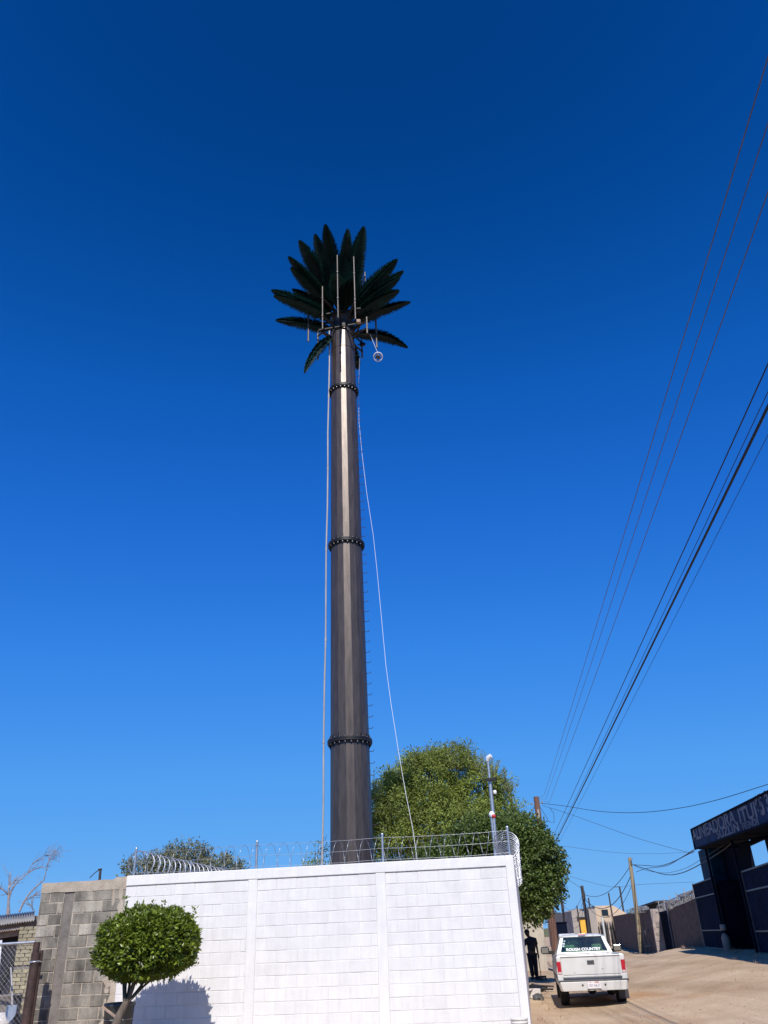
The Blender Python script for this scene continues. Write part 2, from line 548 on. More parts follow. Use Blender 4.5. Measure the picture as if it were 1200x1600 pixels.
st_ = MB(); st_.box((0, -6.5, .044), (400, 43, .004))
tag(st_.build('unseen_dark_ground', M_absorb), kind='structure')  # unseen dark sheet added to cut light bounced onto the white wall
# pebbles lying on the dirt road: nobody could count them
pb = MB()
rs = random.Random(3)
for i in range(1500):
    y = 15 + 45 * rs.random() ** 1.6
    x = lerp(2.0 + .145 * (y - 16.4) + .3, line_x(y) - .4, rs.random())
    r = rs.uniform(.008, .028) * (1.6 if rs.random() < .06 else 1)
    z = ground_z(x, y)
    vs = []
    for k in range(6):
        a = k * math.pi / 3 + rs.random()
        vs.append((x + r * math.cos(a) * rs.uniform(.7, 1.2), y + r * math.sin(a) * rs.uniform(.7, 1.2), z - .004))
    vs.append((x + rs.uniform(-.2, .2) * r, y, z + r * rs.uniform(.5, .9)))
    pb.add(vs, [(k, (k + 1) % 6, 6) for k in range(6)])
tag(pb.build('pebbles', M_stone, fix=False), kind='stuff')

# ------------------------------------------------------------------ compound wall (white painted block)
WR = Vector((2.16, 16.40, 0)); WL = Vector((-5.44, 17.30, 0))
WE = (WL - WR).normalized()                  # along the wall, to the left
WN = Vector((WE.y, -WE.x, 0)).normalized()   # out of the wall
if WN.y > 0: WN = -WN
WLEN = (WL - WR).length
WTOP = 2.95
WANG = math.atan2(-WE.y, -WE.x)
def wp(t, d, z):                             # t metres left of the right corner, d in front of the face
    p = WR + WE * t + WN * d
    return Vector((p.x, p.y, z))
def wbox(mb, t0, t1, d0, d1, z0, z1, bev=0.0):
    c = (wp(t0, d0, z0) + wp(t1, d1, z1)) / 2
    s = (abs(t1 - t0), abs(d1 - d0), abs(z1 - z0))
    if bev: mb.bevbox(c, s, bev, WANG)
    else: mb.box(c, s, WANG)

wall = empty('compound_wall', (0, 0, 0), 0, 'white painted block wall with flush pillars and razor wire along its top', 'wall')
pil = [(0.0, .27, .012), (2.42, 2.60, .014), (4.93, 5.09, .014)]     # t0, t1, proud
def t_of(px, py=1480):
    r = ray(px, py)
    # intersect with wall plane
    s = (WR.x * WN.x + WR.y * WN.y) / (r.x * WN.x + r.y * WN.y)
    p = Vector((r.x * s, r.y * s, 0))
    return (p - WR).dot(WE)
pil = [(0.0, t_of(801, 1460), .012), (t_of(606), t_of(590), .014), (t_of(399), t_of(384), .014)]
cap = MB(); wbox(cap, pil[0][1] - .002, WLEN, -.15, .022, WTOP - .185, WTOP, .012); cap.build('cap_beam', M_wconc, wall)
for (a, b, pr) in pil:
    q = MB(); wbox(q, a, b, -.152, pr, 0, WTOP - (.187 if a > 0 else -.002), .012); q.build('pillar', M_wconc, wall)
BW, BH, JT = .40, .2055, .009
def block_panel(t0, t1, z0, z1, off, name, mb_mat, mo_mat, parent, seed, d=-.004, vary=.003, lean=0.0, bw=BW, bh=BH, jt=JT, deep=.006):
    r = random.Random(seed)
    mb = MB()
    z = z1
    row = 0
    while z > z0 + .02:
        zb = max(z0, z - bh)
        t = t1 + (0 if (row + off) % 2 else bw / 2) + r.uniform(-.02, .02)
        while t > t0:
            a, b = max(t0, t - bw), min(t1, t)
            if b - a > .03:
                dd = d + r.uniform(-vary, vary)
                wbox(mb, a + jt / 2, b - jt / 2, -.13, dd, zb + jt / 2 + r.uniform(-.002, .002), z - jt / 2 + r.uniform(-.002, .002), .006)
            t -= bw
        z = zb
        row += 1
    o = mb.build(name, mb_mat, parent, fix=False)
    m2 = MB(); wbox(m2, t0, t1, -.128, d - deep, z0, z1); m2.build('mortar', mo_mat, o)
    return o
zt = WTOP - .187
block_panel(pil[0][1], pil[1][0], 0, zt, 0, 'block_panel', M_white, M_wmort, wall, 1)
block_panel(pil[1][1], pil[2][0], 0, zt, 1, 'block_panel', M_white, M_wmort, wall, 2)
block_panel(pil[2][1], WLEN, 0, zt, 0, 'block_panel', M_white, M_wmort, wall, 3)
# return walls running back from both corners
RD = Vector((math.sin(rad(7.85)), math.cos(rad(7.85)), 0))
for (p0, ln, sgn) in ((wp(.078, -.16, 0), 13.5, 1), (wp(WLEN - .078, -.16, 0), 14.0, -1)):
    q = MB()
    c = p0 + RD * ln / 2
    q.box((c.x, c.y, WTOP / 2), (.15, ln, WTOP - .01), -rad(7.85))
    q.build('side_wall', M_white, wall)

# ------------------------------------------------------------------ raw block wall on the left
gw = empty('grey_block_wall', (0, 0, 0), 0, 'weathered grey unpainted block wall left of the white wall', 'wall')
GE = WLEN + 1.80
GT = 2.90
gd = t_of(104, 1480); gd2 = t_of(88, 1480)
for (a, b, sd) in ((WLEN + .004, gd, 11), (gd2, GE, 12)):
    o = block_panel(a, b, 0, GT - .17, sd, 'block_panel', M_grayblk, M_graymort, gw, sd, d=-.03, vary=.008, deep=.010, bh=.2, jt=.016)
q = MB(); wbox(q, gd, gd2, -.13, -.052, 0, GT, .01); q.build('dark_pillar', M_darkconc, gw)
# uneven mortar crown along the top, smears beside the white wall
rs = random.Random(5)
q = MB()
n = 24
top = []
for i in range(n + 1):
    t = lerp(WLEN + .004, GE, i / n)
    top.append((t, GT + .015 * mnoise.noise((t * 3, 0, 0)) + (.045 if t < WLEN + .25 else 0), GT - .185 + .02 * mnoise.noise((t * 4, 5, 0))))
vs = []
for (t, zz, zb) in top:
    vs += [wp(t, -.024 + .004 * mnoise.noise((t * 5, 1, 1)), zb), wp(t, -.022, zz), wp(t, -.14, zz + .005), wp(t, -.14, zb)]
fs = []
for i in range(n):
    a, b = i * 4, i * 4 + 4
    fs += [(a, b, b + 1, a + 1), (a + 1, b + 1, b + 2, a + 2), (a + 3, a + 2, b + 2, b + 3), (a, a + 3, b + 3, b)]
fs += [(0, 1, 2, 3), (4 * n, 4 * n + 3, 4 * n + 2, 4 * n + 1)]
q.add(vs, fs)
q.build('mortar_crown', M_graymort, gw)
q = MB()
for i in range(46):                                # ragged mortar lumps smeared over the joint with the white wall
    z = rs.uniform(.2, 2.7); t = WLEN + .01 + abs(rs.gauss(0, .11))
    w, h = rs.uniform(.04, .13), rs.uniform(.05, .22)
    n = 9
    d = -.027 + rs.uniform(0, .012)
    poly = []
    for k in range(n):
        a = 2 * math.pi * k / n
        poly.append(wp(max(WLEN + .006, t + w * math.cos(a) * rs.uniform(.6, 1.1)), d, z + h * math.sin(a) * rs.uniform(.6, 1.1)))
    q.prism(poly, -WN * .03)
q.build('mortar_smear', M_graymort, gw)

# ------------------------------------------------------------------ razor wire
def helix(p0, axis_v, R, pitch, turns, phase=0.0, per=20, zup=Vector((0, 0, 1)), rng=None, squash=1.0):
    ax = axis_v.normalized()
    s = ax.cross(zup).normalized()
    pts = []
    N = int(turns * per)
    for i in range(N + 1):
        a = 2 * math.pi * i / per + phase
        k = 1.0
        off = pitch * i / per
        if rng is not None:
            off += .03 * mnoise.noise((i * .06, rng, 0)); k = 1 + .06 * mnoise.noise((i * .05, rng, 4))
        pts.append(p0 + ax * off + s * (R * squash * k * math.cos(a)) + zup * (R * k * math.sin(a)))
    return pts
def barbs(mb, pts, step, L, w):
    acc = 0
    for i in range(1, len(pts)):
        acc += (pts[i] - pts[i - 1]).length
        if acc > step:
            acc = 0
            d = (pts[i] - pts[i - 1]).normalized()
            s = d.cross(Vector((0, .3, 1))).normalized()
            p = pts[i]
            u = d.cross(s)
            mb.hexa([p - d * L - u * .0008, p - s * w * .3 - u * .0008, p + d * L - u * .0008, p + s * w * .3 - u * .0008],
                    [p - d * L + s * w + u * .0008, p - s * w * .3 + d * .004 + u * .0008, p + d * L - s * w + u * .0008, p + s * w * .3 + u * .0008])
POSTH = .50
postt = [t_of(797, 1320) + .02, t_of(597, 1320), t_of(400, 1320), WLEN - .10]
fr = empty('razor_wire', (0, 0, 0), 0, 'open razor wire coil with three strands and posts along the white wall front', 'razor wire', 'razor wire on the white wall')
for t in postt:
    q = MB(); p = wp(t, -.07, WTOP - .002)
    q.tube([p, p + Vector((0, 0, POSTH))], .024, 10)
    q.lathe([(.027, 0), (.027, .02), (.012, .032)], (p.x, p.y, p.z + POSTH), 10)
    q.build('post', M_galv, fr)
for zz in (.05, .25, .445):
    q = MB()
    pts = []
    for i in range(len(postt) - 1):
        for k in range(9):
            u = k / 8
            p = wp(lerp(postt[i], postt[i + 1], u), -.045, WTOP + zz - .02 * 4 * u * (1 - u) + .004 * mnoise.noise((u * 5, i, zz)))
            if k or not i: pts.append(p)
    q.tube(pts, .0028, 5)
    q.build('strand', M_galv, fr)
q = MB()
span = postt[-1] - postt[0]
pts = helix(wp(postt[0], -.07, WTOP + .225), WE, .225, .272, span / .272, per=28, rng=2.0, squash=.8)
q.tube(pts, .0034, 5); barbs(q, pts, .14, .024, .010)
q.build('coil', M_galv, fr, fix=False)
for (nm, t0, ln, pitch, R, lab, ph) in (('razor_wire', WLEN - .14, 12.5, .29, .235, 'dense silver razor wire coil running back from the left corner of the white wall', .6),
                                ('razor_wire', .10, 12.0, .40, .235, 'dense silver razor wire coil running back from the right corner of the white wall', 2.1)):
    e = empty(nm, (0, 0, 0), 0, lab, 'razor wire', 'razor wire on the white wall')
    p0 = wp(t0, -.10, WTOP + .23)
    q = MB()
    pts = helix(p0, RD, R, pitch, ln / pitch, ph, 22, rng=t0 + 1)
    q.tube(pts, .0095, 5); barbs(q, pts, .10, .035, .018)
    q.build('coil', M_galv, e, fix=False)
    for k in range(1, 5):
        q = MB(); p = wp(t0, -.10, WTOP - .002) + RD * (k * 2.9)
        q.tube([p, p + Vector((0, 0, .5))], .022, 8); q.build('post', M_galv, e)

# bucket at the foot of the white wall
bp = at(810, 1600, 15.85)
q = MB(); q.lathe([(.118, 0), (.120, .01), (.136, .30), (.146, .302), (.148, .325), (.139, .33), (.141, .352), (.150, .356), (.150, .376), (.140, .38), (.132, .36), (.118, .03), (.02, .028)], (0, 0, 0), 32)
bk = empty('bucket', (1.90, 15.86, ground_z(1.9, 15.86, True)), 0, 'white plastic bucket standing at the foot of the white wall', 'bucket')
q.build('body', M_bucket, bk)
q = MB(); q.tube([(.147 * math.cos(a), .147 * math.sin(a) - .0, .30 - .10 * math.sin(a * 1) ** 2) for a in [math.pi * k / 14 for k in range(15)]], .003, 6); q.build('handle', M_galv, bk)

# ------------------------------------------------------------------ palm-shaped cell tower
TX, TY = -1.22, 22.3
T = empty('cell_tower', (TX, TY, 0), 0, 'tall brown faceted phone mast disguised as a palm tree with dark green fronds', 'cell tower')
def tr(z):                                       # radius of the tapered shaft
    return lerp(.585, .405, z / 22.0)
FACE0 = math.atan2(-TY, -TX)                      # a facet faces the camera
NF = 16
def shaft(z0, z1, extra=0.0, step=.0):
    mb = MB()
    vs = []
    for z in (z0, z1):
        for k in range(NF):
            a = FACE0 + (k + .5) * 2 * math.pi / NF
            r = tr(z) / math.cos(math.pi / NF) + extra
            vs.append((r * math.cos(a), r * math.sin(a), z))
    fs = [(k, (k + 1) % NF, NF + (k + 1) % NF, NF + k) for k in range(NF)]
    fs += [tuple(reversed(range(NF))), tuple(range(NF, 2 * NF))]
    return mb.add(vs, fs)
FL = [6.47, 12.51, 18.46]
cuts = [0.0] + FL + [21.95]
for i in range(4):
    shaft(cuts[i], cuts[i + 1] - .001).build('shaft_section', M_tower, T)
# joint ring low on the head section; black band paints in the fronds' shadow
shaft(20.22, 20.27, .012).build('seam_ring', M_tower, T)
shaft(21.15, 21.42, .03).build('shadow_band', M_black, T)
bolt0 = None
for fz in FL:
    r0 = tr(fz)
    q = MB()
    q.lathe([(r0 - .02, -.055), (r0 + .085, -.055), (r0 + .090, -.045), (r0 + .090, -.006), (r0 + .084, -.002), (r0 + .084, .004), (r0 + .090, .010), (r0 + .090, .046), (r0 + .085, .055), (r0 - .02, .055)], (0, 0, fz), 64, smooth=False, caps=False)
    for k in range(NF):                          # stiffener gussets above and below
        a = FACE0 + (k + .5) * 2 * math.pi / NF
        for s in (-1, 1):
            c, sn = math.cos(a), math.sin(a)
            t = Vector((-sn, c, 0)) * .006
            b0 = Vector((c * (r0 + .0), sn * (r0 + .0), fz + s * .05))
            b1 = Vector((c * (r0 + .075), sn * (r0 + .075), fz + s * .05))
            b2 = Vector((c * (r0 + .004), sn * (r0 + .004), fz + s * .20))
            q.prism([b0 - t, b1 - t, b2 - t], t * 2)
    fo = q.build('flange', M_black, T)
    for k in range(22):
        a = FACE0 + (k + .25) * 2 * math.pi / 22
        if bolt0 is None:
            q = MB(); q.lathe([(.012, -.105), (.021, -.10), (.021, -.06), (.014, -.058), (.014, .055), (.020, .058), (.020, .075), (.012, .08)], (0, 0, 0), 6, smooth=False)
            b = q.build('bolt', M_bolt, fo); bolt0 = b
        else:
            b = copy_of(bolt0, fo)
        b.location = ((r0 + .052) * math.cos(a), (r0 + .052) * math.sin(a), fz)
# step pegs up the right side
pa = math.atan2(-TX * 0 + .12, 1.0) - .10
peg0 = None
z = 4.0
while z < 20.2:
    if min(abs(z - f) for f in FL) > .16:
        if peg0 is None:
            q = MB(); q.tube([(-.02, 0, 0), (.09, 0, .0), (.115, 0, .012), (.125, 0, .05)], .0085, 6)
            pg = q.build('step_peg', M_black, T); peg0 = pg
        else:
            pg = copy_of(peg0, T)
        pg.location = (tr(z) * math.cos(pa), tr(z) * math.sin(pa), z)
        pg.rotation_euler = (0, 0, pa)
    z += .315

# fronds: (tip x, tip y) in the enlarged crown view -> photo pixel, base height, length, near or far, droop
def crown_px(x, y):
    return 400 + x / 4.615, 330 + y / 4.615
def frond(tip, base, droop, width, seed, full=.5):
    r = random.Random(seed)
    base, tip = Vector(base), Vector(tip)
    d = tip - base
    L = d.length
    hz = Vector((d.x, d.y, 0))
    side = d.cross(Vector((0, 0, 1)))
    if side.length < .35 * L:                    # nearly upright: fan across the outward direction
        side = Vector((-base.y - d.y * .2, base.x + d.x * .2, 0))
    side.normalize()
    nrm = side.cross(d).normalized()
    if nrm.z < 0: nrm = -nrm
    mid = base + d * .5 + nrm * (droop * L)
    leaf, rib = MB(), MB()
    def P(t): return base * (1 - t) ** 2 + mid * 2 * t * (1 - t) + tip * t * t
    pts = [P(i / 16) for i in range(17)]
    rib.tube(pts, [lerp(.032, .008, i / 16) for i in range(17)], 6)
    N = 150
    for i in range(N):
        t = .07 + .925 * i / (N - 1)
        p = P(t); tan = (P(min(1, t + .02)) - P(t - .02)).normalized()
        nn = side.cross(tan).normalized()
        if nn.dot(nrm) < 0: nn = -nn
        prof = min(1.0, (t / .22) ** .7) * max(.05, (1 - (max(0, t - .30) / .72) ** 2.2)) ** .8
        for s in (-1, 1):
            for lay in (0, 1, 2):
                wl = width * prof * r.uniform(.90, 1.06)
                lift = (.30, -.15, -.75)[lay] * full * 2 + r.uniform(-.16, .16)
                out = (side * s + nn * lift + tan * r.uniform(.55, .95)).normalized()
                L_ = wl * 1.25
                q = tan * .017
                a = p
                b = p + out * L_ * .55 + nn * .01
                c = p + out * L_ - nn * L_ * .10
                leaf.add([a - q, a + q, b + q * 1.2, c, b - q * 1.2], [(0, 1, 2, 4), (4, 2, 3)])
    return leaf, rib
FRD = [  # x, y (crown view), base z, length, near(-)/far(+), droop, width
    (500, 97, 22.2, 3.0, +1, .03, .37), (425, 167, 22.15, 2.9, +1, .04, .34), (313, 213, 22.1, 2.95, +1, .06, .34),
    (235, 328, 22.0, 2.6, +1, .06, .27), (252, 408, 21.9, 2.35, -1, .08, .27), (385, 312, 22.1, 2.35, -1, .10, .30),
    (113, 570, 21.75, 2.75, +1, .10, .25), (262, 562, 21.8, 2.1, +1, .10, .25), (130, 610, 21.6, 2.55, -1, .12, .28),
    (143, 786, 21.3, 2.6, +1, .12, .26), (350, 1163, 20.9, 2.45, -1, .16, .27),
    (662, 130, 22.2, 2.9, +1, .03, .28), (662, 188, 22.2, 2.6, -1, .05, .27), (778, 113, 22.2, 3.0, +1, .03, .35),
    (625, 332, 21.75, 2.05, -1, .12, .46), (765, 322, 22.1, 2.2, +1, .05, .26),
    (1017, 348, 21.95, 2.75, +1, .05, .28), (1062, 432, 21.85, 2.8, +1, .06, .27), (1036, 476, 21.75, 2.55, -1, .10, .30),
    (1030, 572, 21.6, 2.35, -1, .13, .30), (1113, 655, 21.5, 2.7, +1, .10, .26), (1093, 984, 21.1, 2.6, +1, .20, .26),
    (735, 1135, 21.0, 2.4, +1, .18, .26),  (700, 480, 21.9, 1.7, -1, .08, .28),
    (575, 455, 21.85, 1.75, -1, .16, .34), (668, 500, 21.75, 1.6, -1, .18, .34),
    (470, 300, 22.0, 2.3, -1, .10, .28),
     (850, 520, 21.8, 1.8, +1, .08, .28),
]
for i, (x, y, bz, L, sgn, dr, w) in enumerate(FRD):
    px, py = crown_px(x, y)
    r = ray(px, py).normalized()
    o = Vector((0, 0, EYE)) - Vector((TX, TY, 0))
    B = Vector((0, 0, bz))
    oc = o - B
    b = oc.dot(r); c = oc.dot(oc) - L * L
    disc = b * b - c
    s = -b + (math.sqrt(disc) * sgn if disc > 0 else 0)
    tip = o + r * s
    hz = Vector((tip.x, tip.y, 0))
    hz = hz.normalized() if hz.length > .05 else Vector((0, -1, 0))
    base = B + hz * .30
    rr_ = random.Random(900 + i)
    leaf, rib = frond(tip, base, dr * rr_.uniform(.7, 1.5), w * rr_.uniform(.92, 1.18), 100 + i, rr_.uniform(.35, .8))
    fo = leaf.build('frond', M_frond, T, fix=False)
    rib.build('frond_rib', M_rachis, fo)
# antenna pipes on stand-off arms
PIPES = [(592, 318, 768, -1.75, .024), (717, 330, 778, -1.7, .026), (789, 440, 540, .9, .028), (480, 545, 850, -1.0, .028), (377, 500, 940, -.1, .034),
         (446, 838, 1070, 1.0, .034), (872, 690, 985, .3, .036), (802, 765, 880, -.5, .036), (766, 905, 1058, 1.0, .034)]
for i, (x, y0, y1, dd, rr) in enumerate(PIPES):
    p1 = at(*crown_px(x, y0), TY + dd); p0 = at(*crown_px(x, y1), TY + dd)
    a = Vector((p0.x - TX, p0.y - TY, p0.z)); b = Vector((p0.x - TX, p0.y - TY, p1.z))
    q = MB(); q.tube([a, b], rr, 10)
    pp = q.build('antenna_pipe', M_pipe, T)
    q = MB()                                       # dark radio body and clamps
    for u in (.3, .72):
        m_ = lerp(a, b, u)
        q.bevbox(m_, (.075, .075, .09), .015)
    q.build('clamp', M_black, pp)
    q = MB()
    for u in (.30, .72):
        m_ = lerp(a, b, u)
        z = min(max(m_.z, 20.9), 22.3)
        h = Vector((m_.x, m_.y, 0)).normalized() * .36
        q.beam((h.x, h.y, z - .0), m_, .05, .05)
    q.build('standoff_arm', M_black, T)
q = MB()                                           # triangular head frame
for z in (21.05, 21.75):
    ring = [Vector((.95 * math.cos(a), .95 * math.sin(a), z)) for a in (rad(-90 + 30), rad(30 + 60), rad(-90 - 30))]
    ring = [Vector((.9 * math.cos(rad(a)), .9 * math.sin(rad(a)), z)) for a in (-40, 80, 200)]
    for k in range(3):
        q.beam(ring[k], ring[(k + 1) % 3], .05, .05)
        q.beam(ring[k] * 1.0, Vector((ring[k].x * .4, ring[k].y * .4, z - .2)), .05, .05)
q.build('head_frame', M_black, T)
p = at(*crown_px(738, 797), TY - .75) - Vector((TX, TY, 0))
q = MB(); q.bevbox(p, (.16, .14, .15), .03); q.build('beacon_box', M_tan, T)
p = at(*crown_px(766, 960), TY + 1.0) - Vector((TX, TY, 0))
q = MB(); q.bevbox(p, (.20, .12, .14), .03); q.beam(p - Vector((.17, 0, 0)), p + Vector((.16, 0, .01)), .03, .03); q.build('radio_unit', M_black, T)

# pale conduit standing beside the tower on its left
pt0 = at(503.5, 1340, TY - .1); pt1 = at(515.0, 517, TY - .1)
q = MB()
d = (pt1 - pt0)
pts = [pt0 - d * (pt0.z / d.z)] + [pt0 + d * (k / 12) + Vector((.012 * math.sin(k * 1.9), 0, 0)) for k in range(13)]
q.tube(pts, .026, 10)
cd = empty('conduit', (0, 0, 0), 0, 'thin pale vertical conduit running up the left side of the tower', 'conduit')
q.build('pipe', M_pvc, cd)
q = MB()
for k in range(1, 12, 2):
    q.lathe([(.033, -.05), (.033, .05)], tuple(pts[k]), 10)
q.build('coupling', M_pvc, cd)
# rope down the right side
RP = [(562, 560, -.2), (560, 610, .3), (561, 660, .3), (566, 712, .0), (573, 770, -.4), (583, 835, -.7), (589, 890, -.9), (596, 965, -1.2), (603, 1040, -1.5), (611, 1100, -1.8), (622, 1170, -2.2), (634, 1240, -2.6), (645, 1295, -2.9), (652, 1345, -3.1)]
pts = [at(x, y, TY + d) for (x, y, d) in RP]
pts2 = []
for i in range(len(pts) - 1):
    for k in range(4):
        pts2.append(lerp(pts[i], pts[i + 1], k / 4))
pts2.append(pts[-1])
pts2.append(Vector((pts[-1].x + .4, pts[-1].y - .2, .2)))
q = MB(); q.tube(pts2, .0055, 6)
tag(q.build('rope', M_rope), 'long slack white rope hanging from the tower down behind the wall', 'rope')
# pulley wheel hanging by a thin line
pw = at(*crown_px(880, 1050), TY + .2); ptop = at(*crown_px(822, 885), TY + .2)
pe = empty('pulley', pw, 0, 'white spoked pulley wheel dangling on a thin line under the fronds', 'pulley')
q = MB()
R0 = .155
vn = Vector((0, -.74, -.67))
def onw(a, r): return Vector((1, 0, 0)) * (r * math.cos(a)) + Vector((0, -.67, .74)) * (r * math.sin(a))
q.tube([onw(2 * math.pi * k / 28, R0) for k in range(29)], .020, 8, caps=False); q.build('rim', M_lampw, pe)
q = MB()
for k in range(5):
    a = 2 * math.pi * k / 5 + .3
    q.tube([onw(a, .02), onw(a, R0)], .014, 6)
q.build('spokes', M_lampw, pe)
q = MB(); q.tube([onw(2 * math.pi * k / 10, .045) for k in range(11)], .045, 8); q.build('hub', M_plast, pe)
q = MB(); q.tube([Vector((0, 0, R0)), ptop - pw], .008, 5); q.build('line', M_rope, pe)

# ------------------------------------------------------------------ foliage helpers
def leaf_add(V, F, p, d, n, L, w):
    """one bent leaf: base p, direction d, normal n"""
    s = d.cross(n)
    if s.length < 1e-4: s = Vector((1, 0, 0))
    s.normalize()
    n = s.cross(d)
    k = len(V)
    V.append(tuple(p)); V.append(tuple(p + d * L * .45 + s * w - n * w * .35)); V.append(tuple(p + d * L - n * L * .12)); V.append(tuple(p + d * L * .45 - s * w - n * w * .35)); V.append(tuple(p + d * L * .5 + n * 0))
    F.append((k, k + 4, k + 1)); F.append((k + 1, k + 4, k + 2)); F.append((k, k + 3, k + 4)); F.append((k + 3, k + 2, k + 4))

def rvec(r):
    while True:
        v = Vector((r.uniform(-1, 1), r.uniform(-1, 1), r.uniform(-1, 1)))
        if .05 < v.length < 1: return v.normalized()

def crown(name, m, parent, clumps, per, L, w, seed, spread=1.0, upbias=.3, smoothn=None):
    """clumps: (centre, radius); leaves pointing outwards"""
    r = random.Random(seed)
    V, F = [], []
    for (c, R) in clumps:
        n = max(3, int(per * r.uniform(.6, 1.4)))
        for k in range(n):
            v = rvec(r)
            p = c + v * R * (r.random() ** .5) * spread
            d = (v + rvec(r) * .9 + Vector((0, 0, upbias - .35))).normalized()
            nn = (v * .6 + Vector((0, -.15, .8)) + rvec(r) * .7).normalized()
            l = L * r.uniform(.65, 1.25)
            leaf_add(V, F, p, d, nn, l, w * r.uniform(.7, 1.2))
    mb = MB(); mb.add(V, F)
    return mb.build(name, m, parent, fix=False)

def limb_set(mb, p0, targets, r0, r1, seed, bend=.12, n=7):
    r = random.Random(seed)
    for t in targets:
        t = Vector(t)
        d = t - p0
        off = Vector((r.uniform(-1, 1), r.uniform(-1, 1), r.uniform(-.2, .6))) * d.length * bend
        pts = [p0 + d * u + off * math.sin(math.pi * u) for u in [i / n for i in range(n + 1)]]
        mb.tube(pts, [lerp(r0, r1, i / n) for i in range(n + 1)], 7)

# ------------------------------------------------------------------ clipped ficus before the white wall
TC = Vector((-4.39, 15.5, 1.685))
tp = empty('clipped_tree', (-4.66, 15.35, 0), 0, 'small clipped ficus tree with rounded glossy green crown before the white wall', 'tree')
def tloc(v): return v - Vector((-4.66, 15.35, 0))
rs = random.Random(21)
V, F = [], []
def topi_surface(v):
    # rounded flat-bottomed dome: wider than tall
    a = Vector((v.x * .90, v.y * .72, 0))
    z = v.z
    zr = .66 if z > 0 else .50
    e = 2.5
    k = (abs(v.x) ** e + abs(v.y) ** e + abs(z) ** e) ** (-1 / e)
    return Vector((v.x * .815 * k, v.y * .72 * k, z * zr * (.86 if z > 0 else .97) * k))
for i in range(18500):
    v = rvec(rs)
    s = topi_surface(v)
    lump = 1 + .10 * mnoise.noise(v * 2.4) + .10 * mnoise.noise(v * 6.0)
    outer = i < 9500
    q_ = 1 - abs(rs.gauss(0, .06)) if outer else rs.uniform(.40, .93)
    if outer and rs.random() < .035: q_ += rs.uniform(.02, .11)
    p = TC + s * lump * q_
    d = (s.normalized() * .8 + rvec(rs) * .8 + Vector((0, 0, .15))).normalized()
    n = (s.normalized() * .4 + Vector((0, -.1, .8)) + rvec(rs) * .75).normalized()
    leaf_add(V, F, tloc(p), d, n, rs.uniform(.06, .10), rs.uniform(.018, .028))
# stray shoots above the clipped outline
for (px, py, hh) in ((197, 1416, .14), (170, 1440, .08), (256, 1416, .10), (283, 1426, .09), (302, 1440, .22), (300, 1452, .12), (214, 1414, .06), (310, 1480, .08), (150, 1462, .07), (306, 1500, .05), (240, 1413, .06)):
    b = at(px, py, 15.45)
    for k in range(int(26 * hh / .12)):
        u = rs.random()
        p = b + Vector((rs.gauss(0, .018), rs.gauss(0, .02), -.10 + (hh + .10) * u))
        d = (rvec(rs) * .8 + Vector((0, 0, .7))).normalized()
        leaf_add(V, F, tloc(p), d, (rvec(rs) + Vector((0, -.4, .4))).normalized(), rs.uniform(.045, .07), rs.uniform(.012, .018))
mb = MB(); mb.add(V, F); mb.build('crown', M_leafT, tp, fix=False)
q = MB()
base = at(178, 1608, 15.2); knee = at(186, 1588, 15.25); fork = at(197, 1566, 15.32)
q.tube([tloc(p) for p in (Vector((base.x - .03, 15.2, 0)), base, knee, lerp(knee, fork, .5), fork)], [.085, .070, .066, .058, .052], 10)
tg = [at(px, py, d) for (px, py, d) in ((196, 1525, 15.4), (206, 1520, 15.6), (214, 1518, 15.3), (224, 1520, 15.7), (232, 1518, 15.45), (240, 1520, 15.5), (202, 1512, 15.8), (218, 1510, 15.1))]
limb_set(q, tloc(fork - Vector((.0, .0, .04))), [tloc(t + Vector((0, 0, .16))) for t in tg], .028, .010, 4, .09)
limb_set(q, tloc(lerp(knee, fork, .75)), [tloc(at(246, 1526, 15.5) + Vector((0, 0, .1))), tloc(at(254, 1528, 15.6) + Vector((0, 0, .1))), tloc(at(190, 1528, 15.5) + Vector((0, 0, .1)))], .026, .010, 6, .05)
q.build('trunk', M_bark, tp)

pt = empty('plant_pot', (-4.86, 15.78, 0), 0, 'dark grey plastic drum pot behind the clipped tree', 'pot')
q = MB(); q.lathe([(.20, .0), (.215, .02), (.245, .80), (.26, .81), (.262, .85), (.25, .86), (.235, .84), (.215, .55), (.02, .54)], (0, 0, 0), 28); q.build('body', M_pot, pt)
q = MB(); q.tube([(.236 * math.cos(a), .236 * math.sin(a), .62) for a in [2 * math.pi * k / 28 for k in range(29)]], .006, 5, caps=False); q.build('hoop', M_pvc, pt)
st = MB(); st.beam(at(160, 1573, 15.42), at(182, 1590, 15.22), .035, .025)
tag(st.build('wood_offcut', M_tan), 'pale wooden stick leaning across the dark pot', 'stick')

# ------------------------------------------------------------------ trees behind the compound
def big_tree(name, label, loc, clumps, m, per, L, w, seed, tr_r, fork, limbs, group=None):
    t = empty(name, loc, 0, label, 'tree', group)
    o = Vector(loc)
    crown('crown', m, t, [(c - o, R) for c, R in clumps], per, L, w, seed)
    q = MB()
    f = Vector(fork) - o
    q.tube([Vector((0, 0, -.1)), f * .3 + Vector((.05, 0, 0)), f * .65, f], [tr_r * 1.25, tr_r, tr_r * .9, tr_r * .8], 10)
    limb_set(q, f, [Vector(l) - o for l in limbs], tr_r * .55, tr_r * .1, seed)
    q.build('trunk', M_bark, t)
    return t

